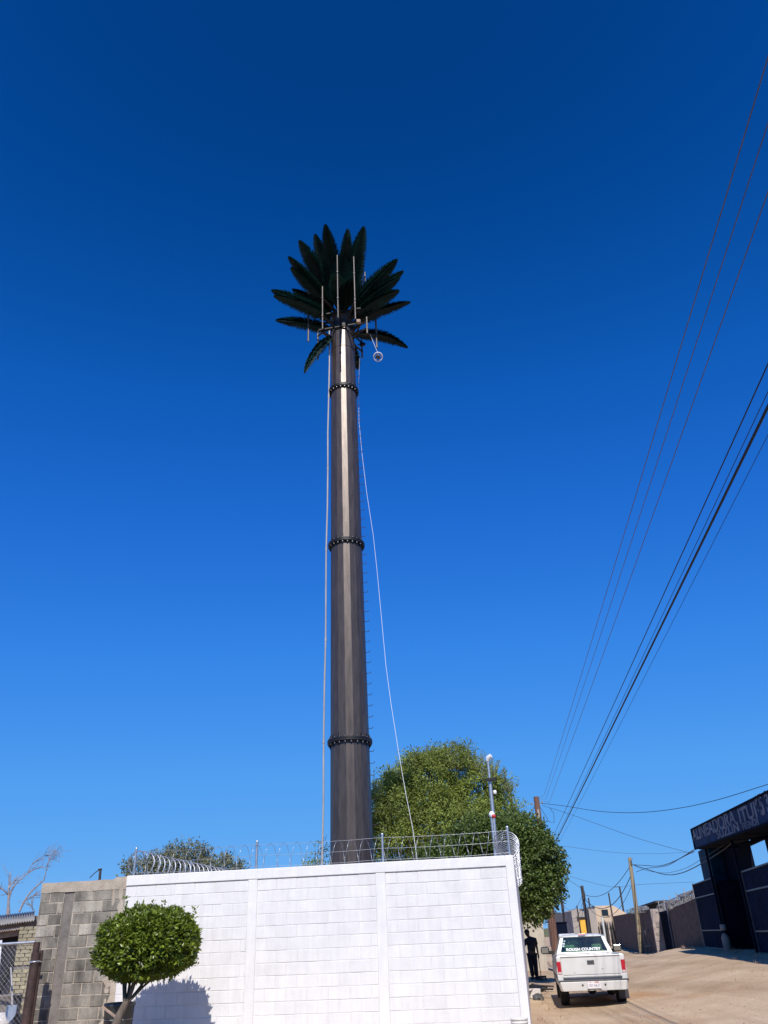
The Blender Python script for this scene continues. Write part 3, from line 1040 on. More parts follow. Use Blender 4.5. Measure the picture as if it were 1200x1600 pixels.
def blob_clumps(blobs, n, R, seed, inner=.25):
    r = random.Random(seed)
    tot = sum(b[1] * b[2] * b[3] for b in blobs) ** 1.0
    out = []
    for (c, rx, ry, rz) in blobs:
        k = max(4, int(n * (rx * ry * rz) / tot))
        for i in range(k):
            v = rvec(r)
            u = 1 - abs(r.gauss(0, inner))
            u *= 1 + .16 * mnoise.noise(v * 2.2 + c * .3)
            out.append((c + Vector((v.x * rx, v.y * ry, v.z * rz)) * max(.1, u), R * r.uniform(.6, 1.35)))
    return out

# mesquite, feathery, behind the tower
D = 38
mq = [(at(690, 1225, D), 1.9, 1.8, 1.55), (at(640, 1260, D - .6), 1.9, 1.8, 1.5), (at(745, 1265, D), 1.8, 1.8, 1.7), (at(705, 1190, D), 1.25, 1.2, .85),
      (at(612, 1230, D + .6), 1.1, 1.2, 1.1), (at(690, 1300, D - 1), 2.9, 2.0, 1.6), (at(600, 1310, D), 1.7, 1.7, 1.5), (at(775, 1240, D + .5), .8, 1.0, .9), (at(660, 1200, D), 1.0, 1.1, .8), (at(800, 1290, D), 1.0, 1.1, 1.0), (at(640, 1215, D + .3), .7, .8, .6),
      (at(500, 1340, D + 1), .55, .8, .75), (at(730, 1180, D + .4), .75, .8, .5)]
cl = blob_clumps(mq, 820, .40, 31, .26)
big_tree('mesquite_tree', 'large feathery light green tree behind the tower', (2.0, D + .5, 0), cl, M_leafM, 110, .15, .026, 32, .28, (2.1, D + .3, 3.6), [b[0] + Vector((0, 0, .3)) for b in mq[:9]])
# wispy sprays on its upper outline
rs = random.Random(77)
V, F = [], []
tw = MB()
mo = bpy.data.objects['mesquite_tree']
oo = Vector((2.0, D + .5, 0))
for i in range(380):
    px = rs.uniform(585, 800); py0 = 1238 - 62 * max(0, 1 - ((px - 700) / 105) ** 2) + rs.uniform(-2, 16)
    if px > 760: py0 = max(py0, 1195)
    b = at(px, py0 + 12, D + rs.uniform(-.8, .8)); dv = Vector((rs.gauss(.15 * (px - 690) / 60, .35), rs.gauss(0, .3), 1)).normalized()
    ln = rs.uniform(.35, 1.0)
    tw.tube([b - oo, b + dv * ln * .5 - oo, b + dv * ln + Vector((.05, 0, -.03)) - oo], [.009, .007, .004], 4)
    for k in range(34):
        p = b + dv * ln * rs.random()
        leaf_add(V, F, p - oo, (dv * .5 + rvec(rs)).normalized(), rvec(rs), rs.uniform(.07, .15), .014)
mb = MB(); mb.add(V, F); mb.build('spray', M_leafM, mo, fix=False); tw.build('twig', M_dry, mo)

# dark ficus overhanging the lane
D = 33
fk = [(at(838, 1345, D), 1.02, 1.3, 1.0), (at(838, 1392, D), .92, 1.2, .75), (at(800, 1310, D), 1.25, 1.4, .85), (at(790, 1370, D), 1.5, 1.5, 1.2), (at(752, 1320, D + .3), 1.2, 1.3, 1.0), (at(822, 1305, D + .2), .75, 1.0, .6),
      (at(833, 1425, D - .4), .62, .8, .38), (at(852, 1375, D), .65, 1.0, .8), (at(770, 1400, D), 1.3, 1.4, .9), (at(700, 1350, D + .6), 1.5, 1.3, .8)]
cl = blob_clumps(fk, 1150, .30, 41, .26)
big_tree('ficus_tree', 'dense dark green tree overhanging the lane past the white wall corner', (4.05, D + .6, 0), cl, M_leafF, 62, .125, .040, 42, .20, (4.1, D + .5, 1.9), [b[0] for b in fk[:8]])

fo_ = bpy.data.objects['ficus_tree']; oo = Vector(fo_.location)
rs = random.Random(19)
V, F = [], []; tw = MB()
for (px, py) in ((884, 1335), (888, 1358), (882, 1392), (872, 1418), (858, 1432), (866, 1305), (848, 1288), (832, 1278), (815, 1272), (800, 1262), (826, 1440), (838, 1444), (880, 1372), (858, 1296), (790, 1272), (775, 1282), (845, 1436)):
    tip = at(px + rs.uniform(-3, 3), py + rs.uniform(-3, 3), D + rs.uniform(-.6, .6)); b = lerp(tip, at(820, 1355, D), rs.uniform(.22, .36))
    tw.tube([b - oo, lerp(b, tip, .6) + Vector((0, 0, .04)) - oo, tip - oo], [.014, .009, .004], 5)
    for k in range(75):
        u = rs.random()
        p = lerp(b, tip, u) + rvec(rs) * .17 * (1.2 - u)
        leaf_add(V, F, p - oo, ((tip - b).normalized() * .6 + rvec(rs)).normalized(), (rvec(rs) + Vector((0, -.2, .5))).normalized(), rs.uniform(.08, .14), .033)
mb = MB(); mb.add(V, F); mb.build('shoots', M_leafF, fo_, fix=False); tw.build('twig', M_bark, fo_)

# grey-green bush above the left of the white wall
D = 26
sh = [(at(290, 1352, D), 1.0, .9, .62), (at(240, 1362, D), .95, .9, .55), (at(335, 1358, D), .85, .8, .5), (at(280, 1335, D), .45, .5, .35), (at(370, 1362, D), .4, .5, .35), (at(215, 1358, D), .35, .4, .45), (at(290, 1390, D), 1.6, 1.0, .6)]
cl = blob_clumps(sh, 620, .18, 51, .3)
big_tree('olive_bush', 'grey green bushy tree showing above the left end of the white wall', (-6.4, D, 0), cl, M_leafO, 26, .10, .022, 52, .12, (-6.4, D, 1.8), [b[0] + Vector((0, 0, .2)) for b in sh[:6]])
bo = bpy.data.objects['olive_bush']; oo = Vector((-6.4, D, 0))
V, F = [], []
rs = random.Random(6)
for (px, py) in ((284, 1318), (293, 1328), (268, 1330), (318, 1325), (330, 1322), (325, 1332), (248, 1336), (226, 1342), (206, 1345), (345, 1336), (375, 1345), (356, 1340), (305, 1330), (236, 1332)):
    tip = at(px, py, D); b = at(px + rs.uniform(-4, 4), py + 22, D)
    for k in range(60):
        u = rs.random()
        p = lerp(b, tip, u) + rvec(rs) * .10 * (1.15 - u)
        leaf_add(V, F, p - oo, (rvec(rs) + Vector((0, 0, .6))).normalized(), rvec(rs), rs.uniform(.06, .11), .017)
mb = MB(); mb.add(V, F); mb.build('shoots', M_leafO, bo, fix=False)

# ------------------------------------------------------------------ bare tree, far left
D = 28
dt = empty('bare_tree', at(12, 1440, D) * 1 - Vector((0, 0, at(12, 1440, D).z)), 0, 'leafless pale tree with wispy branches behind the tin roofed shed', 'tree')
oo = Vector(dt.location)
q = MB(); tw = MB()
rs = random.Random(9)
def br(pl, r0, r1):
    pts = [at(x, y, D + dz) - oo for (x, y, dz) in pl]
    q.tube(pts, [.72 * lerp(r0, r1, i / (len(pts) - 1)) for i in range(len(pts))], 7)
    return pts
main = [at(12, 1445, D) - oo]
q.tube([Vector((0, 0, -.1)), Vector((0, 0, 1.6)), at(12, 1445, D) - oo, at(13, 1420, D) - oo], [.13, .11, .075, .06], 8)
sets = [br([(13, 1420, 0), (13.5, 1400, 0), (14, 1382, .1), (17, 1366, .2)], .06, .012),
        br([(14, 1405, 0), (18, 1392, .1), (25, 1380, .2), (33, 1373, .2), (43, 1365, .3), (52, 1358, .4), (62, 1356, .5), (70, 1356, .5)], .04, .008),
        br([(43, 1365, .3), (48, 1354, .3), (55, 1346, .3), (64, 1340, .3), (74, 1336, .3)], .022, .006),
        br([(30, 1425, .4), (38, 1408, .5), (46, 1396, .5), (58, 1384, .6), (68, 1376, .6), (71, 1366, .6), (74, 1352, .6), (79, 1339, .6), (87, 1327, .6)], .045, .006),
        br([(14, 1388, 0), (18, 1380, .2), (24, 1376, .3)], .02, .005), br([(12, 1398, 0), (6, 1390, -.2), (-3, 1386, -.3)], .025, .006),
        br([(38, 1408, .5), (48, 1402, .5), (58, 1398, .6)], .02, .005), br([(55, 1425, .2), (50, 1418, .2), (46, 1412, .2)], .02, .005)]
for pts in sets:
    for k in range(16):
        i = rs.randrange(len(pts) // 2, len(pts))
        b = pts[i] + (pts[i - 1] - pts[i]) * rs.random()
        dv = ((pts[-1] - pts[0]).normalized() + rvec(rs) * .8 + Vector((.15, 0, .1))).normalized()
        ln = rs.uniform(.15, .55)
        tw.tube([b, b + dv * ln * .5 + rvec(rs) * .03, b + dv * ln + Vector((.03, 0, -.02))], [.007, .005, .003], 4)
for k in range(60):                                # wispy tuft at the highest tip
    b = at(rs.gauss(86, 5), rs.gauss(1334, 7), D + .6) - oo
    dv = (rvec(rs) + Vector((.2, 0, .4))).normalized()
    tw.tube([b, b + dv * rs.uniform(.08, .25)], [.005, .003], 4)
q.build('trunk', M_dry, dt); tw.build('twig', M_dry, dt, fix=False)

# ------------------------------------------------------------------ yard on the far left: shed, fence, junk
se = empty('shed', (0, 0, 0), 0, 'open shed with wavy tin roof and dark inside left of the grey wall', 'shed')
def tin_sheet(a, b, c, d, n, amp, nm, par, m, along=0):
    """corrugated sheet between front edge a-b and back edge d-c"""
    mb = MB(); vs = []
    for i in range(n * 6 + 1):
        u = i / (n * 6)
        h = amp * math.cos(u * n * 2 * math.pi)
        for (p, q_) in ((a, b), (d, c)):
            vs.append(lerp(p, q_, u) + Vector((0, 0, h)))
    k = len(vs)
    vs += [v - Vector((0, 0, .006)) for v in vs]
    fs = []
    for i in range(n * 6):
        fs += [(2 * i, 2 * i + 2, 2 * i + 3, 2 * i + 1), (k + 2 * i, k + 2 * i + 1, k + 2 * i + 3, k + 2 * i + 2), (2 * i, k + 2 * i, k + 2 * i + 2, 2 * i + 2), (2 * i + 1, 2 * i + 3, k + 2 * i + 3, k + 2 * i + 1)]
    mb.add(vs, fs, True)
    return mb.build(nm, m, par, fix=False)
a_, b_ = at(-25, 1462, 19.4), at(56, 1443, 19.6)
tin_sheet(at(-30, 1449, 20.2), at(54, 1438, 20.2), at(54, 1424, 24.5), at(-30, 1434, 24.5), 22, .018, 'roof', se, M_tin)
tin_sheet(at(-30, 1459, 19.2), at(52, 1449, 19.2), at(52, 1447, 20.0), at(-30, 1457, 20.0), 22, .018, 'roof', se, M_tin)
q = MB(); q.beam(at(-30, 1465, 19.4), at(38, 1455, 19.4), .10, .14); q.build('beam', M_tan, se)
q = MB(); q.beam(at(-30, 1474, 19.6), at(52, 1462, 19.6), .14, .16); q.build('beam', M_timber, se)
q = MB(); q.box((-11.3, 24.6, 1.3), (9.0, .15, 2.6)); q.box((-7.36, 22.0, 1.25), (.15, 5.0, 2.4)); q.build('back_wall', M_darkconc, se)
for (x0, x1) in ((26, 43),):
    # yellow brick pier beside the wall
    p0 = at(24, 1600, 19.0); pT = at(46, 1465, 19.0); pR = at(40, 1540, 19.0)
    q = MB()
    z = .02
    xl, xr = -8.12, -7.66
    row = 0
    while z < 2.15:
        x = xl - (.1 if row % 2 else 0)
        while x < xr:
            a0, b0 = max(xl, x), min(xr, x + .19)
            if b0 - a0 > .02 and not (1.36 < z < 1.44) and not (.78 < z < .86): q.box(((a0 + b0) / 2, 19.0 + rs.uniform(-.004, .004), z + .03), (b0 - a0 - .012, .25, .062))
            x += .2
        z += .072; row += 1
    q.build('brick_pier', M_ybrick, se, fix=False)
    q = MB(); q.box(((xl + xr) / 2, 19.01, 1.08), (xr - xl - .02, .22, 2.14)); q.build('pier_core', M_darkconc, se)
q = MB(); q.beam((-8.75, 18.9, 0), at(36, 1470, 19.0), .10, .10); q.build('prop', M_timber, se)

# chain-link fence and rusty gate post
fp = at(58, 1480, 16.6)
cf = empty('chain_link_fence', (0, 0, 0), 0, 'chain link fence with grey top rail beside the rusty post', 'fence')
fxr, fyr = -6.98, 16.9
fxl = -9.6
rz_ = at(30, 1474.5, 16.9).z
rail0 = at(-25, 1477, 16.9); rail1 = at(55, 1472, 16.9)
q = MB(); q.tube([Vector((rail0.x - 1, 16.9, rail0.z)), rail0, rail1], .026, 10); q.build('top_rail', M_galv, cf)
q = MB()
zt_ = rail1.z - .02
nst = 34
w_ = (rail1.x - (rail0.x - .6)); zb_ = .2
x0_ = rail0.x - .6
hgt = zt_ - zb_
k = -hgt
while k < w_:
    for sgn in (1, -1):
        a0 = (x0_ + k, zb_) if sgn == 1 else (x0_ + k, zt_)
        a1 = (x0_ + k + hgt, zt_) if sgn == 1 else (x0_ + k + hgt, zb_)
        (xa, za), (xb, zb2) = a0, a1
        if xa < x0_: za += (x0_ - xa) * sgn; xa = x0_
        if xb > x0_ + w_: zb2 -= (xb - (x0_ + w_)) * sgn; xb = x0_ + w_
        if xb - xa > .03: q.tube([(xa, 16.9 + .003 * sgn, za), (xb, 16.9 + .003 * sgn, zb2)], .0019, 4, caps=False)
    k += .085
q.build('mesh', M_galv, cf, fix=False)
q = MB(); q.tube([(at(3, 1540, 16.9).x, 16.92, 0), at(2, 1469, 16.92)], .022, 8); q.build('post', M_lampw, cf)
rp = empty('rusty_post', (fp.x - .05, 16.72, 0), 0, 'thick rusty brown pipe post with wire ties in front of the grey wall', 'post')
q = MB(); q.tube([(0, 0, 0), (0, 0, 1.66)], .082, 16); q.tube([(.075, .05, 0), (.075, .05, 1.70)], .035, 10); q.tube([(-.02, .02, 1.6), (-.02, .02, 1.84)], .06, 12); q.build('pipe', M_rust, rp)
q = MB()
for z in (1.52, .52): q.lathe([(.088, -.012), (.090, 0), (.088, .012)], (0, 0, z), 16)
q.tube([(-.09, -.02, 1.52), (-.03, -.10, 1.51), (.09, -.06, 1.53), (.12, .04, 1.51)], .010, 6)
q.build('wire_tie', M_galv, rp)
# grey barrel, white sack, spade and red rubble
p = at(10, 1560, 18.2)
ba = empty('barrel', (-8.55, 18.2, 0), 0, 'dull grey barrel behind the chain link fence', 'barrel')
q = MB(); q.lathe([(.27, 0), (.285, .02), (.285, .28), (.30, .30), (.285, .32), (.285, .60), (.30, .62), (.285, .64), (.285, .93), (.30, .95), (.28, .96), (.27, .93), (.02, .92)], (0, 0, 0), 24); q.build('body', M_darkconc, ba)
ba.location = (at(12, 1550, 18.2).x, 18.2, 0)
p = at(3, 1582, 17.9)
V = []
q = MB()
vs = []; fs = []
for j in range(9):
    for i in range(14):
        a = 2 * math.pi * i / 14; t = j / 8
        r0 = .26 * (math.sin(math.pi * (t * .85 + .1)) ** .6) * (1 + .18 * mnoise.noise((math.cos(a) * 2, math.sin(a) * 2, t * 3)))
        vs.append((p.x + r0 * math.cos(a), 17.9 + r0 * math.sin(a) * .8, .06 + .62 * t))
for j in range(8):
    for i in range(14): fs.append((j * 14 + i, j * 14 + (i + 1) % 14, j * 14 + 14 + (i + 1) % 14, j * 14 + 14 + i))
fs += [tuple(reversed(range(14))), tuple(range(8 * 14, 9 * 14))]
q.add(vs, fs, True)
tag(q.build('sack', M_bag), 'crumpled whitish sack at the bottom left behind the fence', 'sack')
sp = empty('spade', (0, 0, 0), 0, 'spade with pale handle standing behind the chain link fence', 'spade')
h0, h1 = at(19, 1572, 17.6), at(17, 1512, 17.9)
q = MB(); q.tube([h1, lerp(h1, h0, .5) + Vector((.01, 0, 0)), h0], .018, 8); q.build('handle', M_pvc, sp)
q = MB(); c = h0
q.prism([c + Vector((-.09, 0, .02)), c + Vector((.09, 0, .02)), c + Vector((.10, -.02, -.12)), c + Vector((.05, -.03, -.22)), c + Vector((0, -.035, -.25)), c + Vector((-.05, -.03, -.22)), c + Vector((-.10, -.02, -.12))], (0, .008, 0)); q.build('blade', M_galv, sp)
q = MB()
rs = random.Random(15)
for i in range(420):
    x, y = rs.gauss(-8.3, .55), rs.gauss(17.6, .35)
    hh = .62 * math.exp(-((x + 8.3) / .8) ** 2 - ((y - 17.7) / .6) ** 2)
    s = rs.uniform(.03, .085)
    q.box((x, y, hh * rs.uniform(.75, 1)), (s, s * rs.uniform(.6, 1.4), s * .8), rs.uniform(0, 3))
vs = []; fs = []
for j in range(15):
    for i in range(19):
        x = -10.0 + i * .19; y = 16.95 + j * .11
        vs.append((x, y, .60 * math.exp(-((x + 8.3) / .8) ** 2 - ((y - 17.7) / .6) ** 2) - .02 + .03 * mnoise.noise((x * 6, y * 6, 0))))
for j in range(14):
    for i in range(18): fs.append((j * 19 + i, j * 19 + i + 1, j * 19 + 20 + i, j * 19 + 19 + i))
q.add(vs, fs, True)
tag(q.build('rubble_heap', M_rubble, fix=False), 'heap of reddish broken brick at the bottom left corner', 'rubble heap')
# bracket and short stub above the grey wall
q = MB(); a = at(157, 1373, 22); q.beam(a - Vector((0, 0, .6)), at(157, 1358, 22), .05, .05); q.tube([at(140, 1372, 22), at(148, 1364, 22), at(156, 1358.5, 22)], .012, 5); q.beam(at(153.5, 1358.5, 22), at(159, 1358, 22), .05, .03)
tag(q.build('stub_pole', M_poleD), 'short dark stub pole with a wire showing above the grey wall', 'pole')

# ------------------------------------------------------------------ pipes with lamps behind the right corner of the wall
lp = empty('lamp_mast', (at(783, 1400, 24).x, 24, 0), 0, 'tall galvanised pipe mast with small white lamp behind the right wall corner', 'mast')
o = Vector(lp.location)
q = MB(); t = at(775, 1190, 24) - o; tm = at(776.5, 1218, 24) - o
q.tube([Vector((t.x * 0, 0, 0)), Vector((0, 0, tm.z))], .05, 12); q.tube([Vector((0, 0, tm.z - .02)), Vector((0, 0, t.z + .05))], .036, 10); q.build('pipe', M_galv, lp)
q = MB(); q.tube([Vector((-.01, 0, t.z + .02)), Vector((.02, -.03, t.z + .12)), Vector((.10, -.08, t.z + .16))], [.05, .075, .06], 10); q.build('lamp', M_lampw, lp)
q = MB(); q.box((.03, -.06, tm.z), (.24, .16, .07)); q.lathe([(.02, -.05), (.06, -.04), (.06, .03), (.03, .05)], (.14, -.08, tm.z + .01), 10); q.build('bracket', M_black, lp)
q = MB(); q.lathe([(.03, -.05), (.05, -.03), (.05, .04), (.02, .06)], (.11, -.03, (at(779, 1238, 24) - o).z), 10); q.build('sensor', M_lampw, lp)
sp2 = empty('siren_post', (at(772.5, 1340, 17.2).x, 17.0, 0), 0, 'short pale pipe with a red and white siren behind the white wall', 'siren post')
o = Vector(sp2.location)
t = at(768.5, 1276, 17.0).z
q = MB(); q.tube([(0, 0, 0), (0, 0, t)], .026, 10); q.build('pipe', M_galv, sp2)
q = MB(); q.lathe([(.035, -.05), (.06, -.02), (.062, .03), (.03, .07)], (.01, 0, t + .03), 12); q.build('siren', M_lampw, sp2)
q = MB(); q.lathe([(.025, -.035), (.04, -.02), (.04, .02), (.02, .035)], (.04, -.045, t - .0), 10); q.build('lens', M_redp, sp2)

# ------------------------------------------------------------------ utility poles and power lines
def pole(px_t, py_t, D, base_z, r0, r1, m, label, name='utility_pole', lean=0.0, extra=None):
    top = at(px_t, py_t, D)
    e = empty(name, (top.x, D, base_z), 0, label, 'utility pole', 'poles along the dirt lane')
    h = top.z - base_z
    q = MB()
    pts = [Vector((lean * (1 - u), 0, h * u)) + Vector((.012 * math.sin(u * 5), 0, 0)) for u in [i / 8 for i in range(9)]]
    q.tube(pts, [lerp(r0, r1, i / 8) for i in range(9)], 12)
    q.build('shaft', m, e)
    if extra: extra(e, h)
    return top
def fit_big(e, h):
    q = MB()
    for (dx, z) in ((.26, h - .35), (-.30, h - .40)):
        q.tube([(0, 0, z), (dx, 0, z + .02)], .018, 6)
        q.lathe([(.03, 0), (.055, .02), (.03, .05), (.055, .07), (.03, .10)], (dx, 0, z), 10)
    q.box((-.02, -.16, h - .9), (.10, .05, .5))
    q.build('insulator', M_conc, e)
    q = MB()
    q.tube([(.14, -.05, h - .55), (.5, -.1, h - 1.3), (.75, -.1, h - 1.35), (.8, -.1, h - .9), (.62, -.1, h - .6)], .012, 5)
    q.tube([(-.15, -.05, h - .5), (-.4, -.1, h - 1.0), (-.55, -.1, h - 1.7)], .012, 5)
    q.tube([(-.15, .05, h - .45), (-.7, -.1, h - 1.1), (-1.0, -.1, h - 1.4)], .010, 5)
    q.build('loose_cable', M_wire, e)
P1 = pole(838, 1245, 45, .0, .20, .145, M_pole, 'thick reddish wooden utility pole rising behind the dark tree', extra=fit_big)
def fit_small(e, h):
    q = MB()
    q.box((0, -.17, h - .35), (.12, .10, .3)); q.tube([(-.0, 0, h - .5), (.34, -.1, h - .5)], .02, 6); q.tube([(0, 0, h - .1), (.22, 0, h - .08)], .02, 6)
    q.build('bracket', M_plast, e)
P2 = pole(984, 1340, 65, .10, .175, .13, M_poleY, 'tall pale wooden utility pole in front of the brown block wall', lean=-0.32, extra=fit_small)
def fit_dark(e, h):
    q = MB(); q.box((.0, -.2, h - .9), (.3, .2, .8)); q.box((0, 0, h - .25), (.28, .22, .5)); q.build('transformer', M_poleD, e)
P3 = pole(909, 1384, 92, .1, .19, .14, M_poleD, 'dark wooden utility pole left of the beige house', extra=fit_dark)
P4 = pole(877, 1404, 118, .1, .20, .15, M_poleD, 'farthest dark utility pole beside the tree trunk and pink house', extra=fit_dark)
P5 = pole(951, 1395, 100, .1, .10, .08, M_poleD, 'thin dark pole in front of the beige house window', name='thin_pole')
P6 = pole(968, 1385, 128, .1, .14, .12, M_poleD, 'thin dark lamp pole behind the low brown shed', name='thin_pole', extra=lambda e, h: MB().beam((0, 0, h - .05), (-.7, 0, h - .02), .09, .07).build('arm', M_poleD, e))
P7 = pole(901.5, 1415, 110, .1, .10, .08, M_poleD, 'thin dark pole beside the orange doorway', name='thin_pole')
P8 = pole(919.5, 1403, 135, .1, .15, .11, M_poleD, 'small dark pole rising behind the grey house wall', name='thin_pole')
P9 = pole(869, 1425, 140, .1, .13, .10, M_poleD, 'small far pole above the dark hip roof', name='thin_pole')

def sag_line(a, b, sag, r, label, m=M_wire, n=28, name='power_line', rb=None):
    pts = []
    for i in range(n + 1):
        u = i / n
        p = lerp(Vector(a), Vector(b), u)
        p.z -= 4 * sag * u * (1 - u)
        pts.append(p)
    q = MB(); q.tube(pts, r, 6)
    return tag(q.build(name, m), label, 'power line', 'overhead wires')
# three high wires passing overhead along the lane
def over(px, py, hz):
    r = ray(px, py); s = (hz - EYE) / r.z
    return r * s + Vector((0, 0, EYE))
def ext(a, b, k):
    return b + (b - a) * k
hi = [((850, 1243), (1200, 62)), ((853, 1248), (1200, 168)), ((858, 1254), (1200, 278))]
hl = ['outermost of three thin brown wires crossing high at the right, nearest the picture centre', 'middle of three thin brown wires crossing high at the right', 'lowest of three thin brown wires crossing high at the right']
for (pf, pn), lb, dx in zip(hi, hl, (-.3, .0, .3)):
    a = at(pf[0], pf[1], 45); b = over(pn[0], pn[1], 9.0)
    a2 = P1 + Vector((dx * .8, 0, -.12 - .25 * abs(dx)))
    pts = []
    b2 = ext(a, b, .55)
    for i in range(49):
        u = i / 48
        p = lerp(a, b2, u); p.z -= 4 * .12 * u * (1 - u)
        pts.append(p)
    pts = [a2] + pts
    q = MB(); q.tube(pts, .0070, 6)
    tag(q.build('power_line', M_wirec), lb, 'power line', 'overhead wires')
lo = [((862, 1312), (1200, 560), .0095, 'upper thin black cable of the lower bundle on the right'), ((868, 1312), (1200, 604), .006, 'thin cable just above the thickest cable of the lower bundle'),
      ((870, 1312), (1200, 627), .021, 'thickest black cable of the lower bundle on the right'), ((876, 1312), (1200, 672), .0048, 'faintest thin cable below the thick cable on the right')]
for pf, pn, r, lb in lo:
    a = at(pf[0], pf[1], 45); b = over(pn[0], pn[1], 7.4)
    a0 = at(856, 1352, 62)
    b2 = ext(a, b, .6)
    pts = [a0] + [lerp(a, b2, i / 40) - Vector((0, 0, .05 * 4 * (i / 40) * (1 - i / 40))) for i in range(41)]
    q = MB(); q.tube(pts, r, 6)
    tag(q.build('power_line', M_wire), lb, 'power line', 'overhead wires')
# branching wires from the first pole to the right
pA = P1 + Vector((.25, 0, -.35))
def px_line(pl, r, label, m=M_wire):
    pts = [p if isinstance(p, Vector) else at(*p) for p in pl]
    # smooth through the points
    out = []
    for i in range(len(pts) - 1):
        p0 = pts[max(0, i - 1)]; p1 = pts[i]; p2 = pts[i + 1]; p3 = pts[min(len(pts) - 1, i + 2)]
        for k in range(6):
            t = k / 6
            out.append(.5 * ((2 * p1) + (p2 - p0) * t + (2 * p0 - 5 * p1 + 4 * p2 - p3) * t * t + (3 * p1 - p0 - 3 * p2 + p3) * t ** 3))
    out.append(pts[-1])
    q = MB(); q.tube(out, r, 6)
    return tag(q.build('power_line', m), label, 'power line', 'overhead wires')
px_line([pA, (880, 1259, 44), (940, 1268, 41.5), (1000, 1269.5, 39), (1060, 1263, 37), (1120, 1250, 35), (1192, 1228, 32.5), (1230, 1215, 31)], .013, 'dark sagging cable from the reddish pole to beyond the top of the blue sign')
px_line([pA - Vector((0, 0, .1)), (890, 1272, 44), (940, 1290, 43), (1000, 1311, 41.5), (1068, 1330, 40), (1083, 1333, 39.7)], .009, 'thin cable descending from the reddish pole to the blue sign corner')
b0 = P2 + Vector((.15, 0, -.5))
b1 = P2 + Vector((.3, 0, -1.0))
px_line([b0, (1005, 1352, 60), (1030, 1353, 53), (1055, 1345, 49), (1084, 1328, 40)], .020, 'upper dark cable sagging from the pale pole to the blue sign corner')
px_line([b1, (1010, 1357, 60), (1040, 1353, 52), (1065, 1340, 46), (1085, 1330, 40)], .017, 'second dark cable sagging from the pale pole to the blue sign corner')
px_line([b0, (1010, 1358, 59), (1040, 1366.5, 51), (1065, 1364, 48), (1095, 1350, 41), (1130, 1328, 35), (1147, 1313, 32)], .022, 'thick low cable sagging from the pale pole under the blue sign')
px_line([b0, (1006, 1359, 60), (1038, 1364, 52), (1070, 1357, 47), (1095, 1343, 41), (1125, 1324, 35), (1142, 1312, 32)], .010, 'thin cable just above the thick low cable under the blue sign')
c0 = P2 + Vector((-.1, 0, -.6)); c1 = P3 + Vector((.1, 0, -.8))
for k, (sg, r) in enumerate(((.9, .022), (1.5, .03), (1.7, .018))):
    sag_line(c0 - Vector((0, 0, .55 * k)), c1 - Vector((0, 0, .45 * k)), sg, r, ('highest', 'thick middle', 'lowest')[k] + ' sagging cable between the pale pole and the dark pole')
d0 = P3 + Vector((-.1, 0, -.9)); d1 = P4 + Vector((.1, 0, -.7))
for k in range(3):
    sag_line(d0 - Vector((0, 0, .5 * k)), d1 - Vector((0, 0, .4 * k)), 1.0 + .5 * k, .02, ('upper', 'middle', 'lower')[k] + ' far cable between the dark pole and the farthest pole')
px_line([(800, 1330, 60), (880, 1370, 75), P3 + Vector((0, 0, -.3)), ], .014, 'faint cable from behind the dark tree to the dark pole')
px_line([(860, 1360, 110), (950, 1385, 112), (1000, 1382, 110), (1085, 1378, 108)], .016, 'faint far cable crossing low sky behind the pale pole')
px_line([(880, 1322, 70), (960, 1332, 70), (1020, 1334, 70), (1084, 1331, 70)], .010, 'faint nearly level cable above the pale pole')

# scattered dry weeds and twigs along both edges of the lane: nobody could count them
rs = random.Random(44)
V, F = [], []
for i in range(230):
    y = rs.uniform(18, 60)
    x = (2.35 + .138 * (y - 16.4) + abs(rs.gauss(0, .22))) if rs.random() < .35 else line_x(y) - abs(rs.gauss(.35, .5)) - .05
    z = ground_z(x, y)
    for k in range(rs.randrange(5, 16)):
        d_ = (rvec(rs) * .9 + Vector((0, 0, .55))).normalized()
        leaf_add(V, F, Vector((x + rs.gauss(0, .06), y + rs.gauss(0, .06), z - .01)), d_, rvec(rs), rs.uniform(.05, .17), .008)
mb = MB(); mb.add(V, F)
tag(mb.build('dry_weeds', M_tan, fix=False), kind='stuff')

# ------------------------------------------------------------------ white pickup truck
TRH = rad(8.0)
tpos = Vector((4.60, 22.55, 0))
tk = empty('pickup_truck', (tpos.x, tpos.y, ground_z(tpos.x, tpos.y + 2) + .0), -TRH, 'white pickup truck parked on the dirt lane with white lettering across its rear window', 'pickup truck')
def arch_outline():
    pts = [(.10, .46), (.62, .44)]
    def arch(yc, R=.43, zc=.36):
        return [(yc + R * math.cos(a), zc + R * math.sin(a)) for a in [math.pi - .18 - (math.pi - .36) * k / 12 for k in range(13)]]
    pts += arch(1.12)
    pts += [(1.75, .40), (3.30, .40)]
    pts += arch(3.86)
    pts += [(4.55, .42), (4.72, .50), (4.75, .72), (4.68, .92), (4.40, 1.00), (3.55, 1.08), (2.12, 1.09), (2.10, 1.085), (.10, 1.085)]
    return pts
ol = arch_outline()
body = MB()
def xside(z, s):                                      # side bulge: widest at z=.72
    return s * (.845 - .055 * max(0, (z - .74) / .36) ** 1.5 - .035 * max(0, (.74 - z) / .34) ** 1.5)
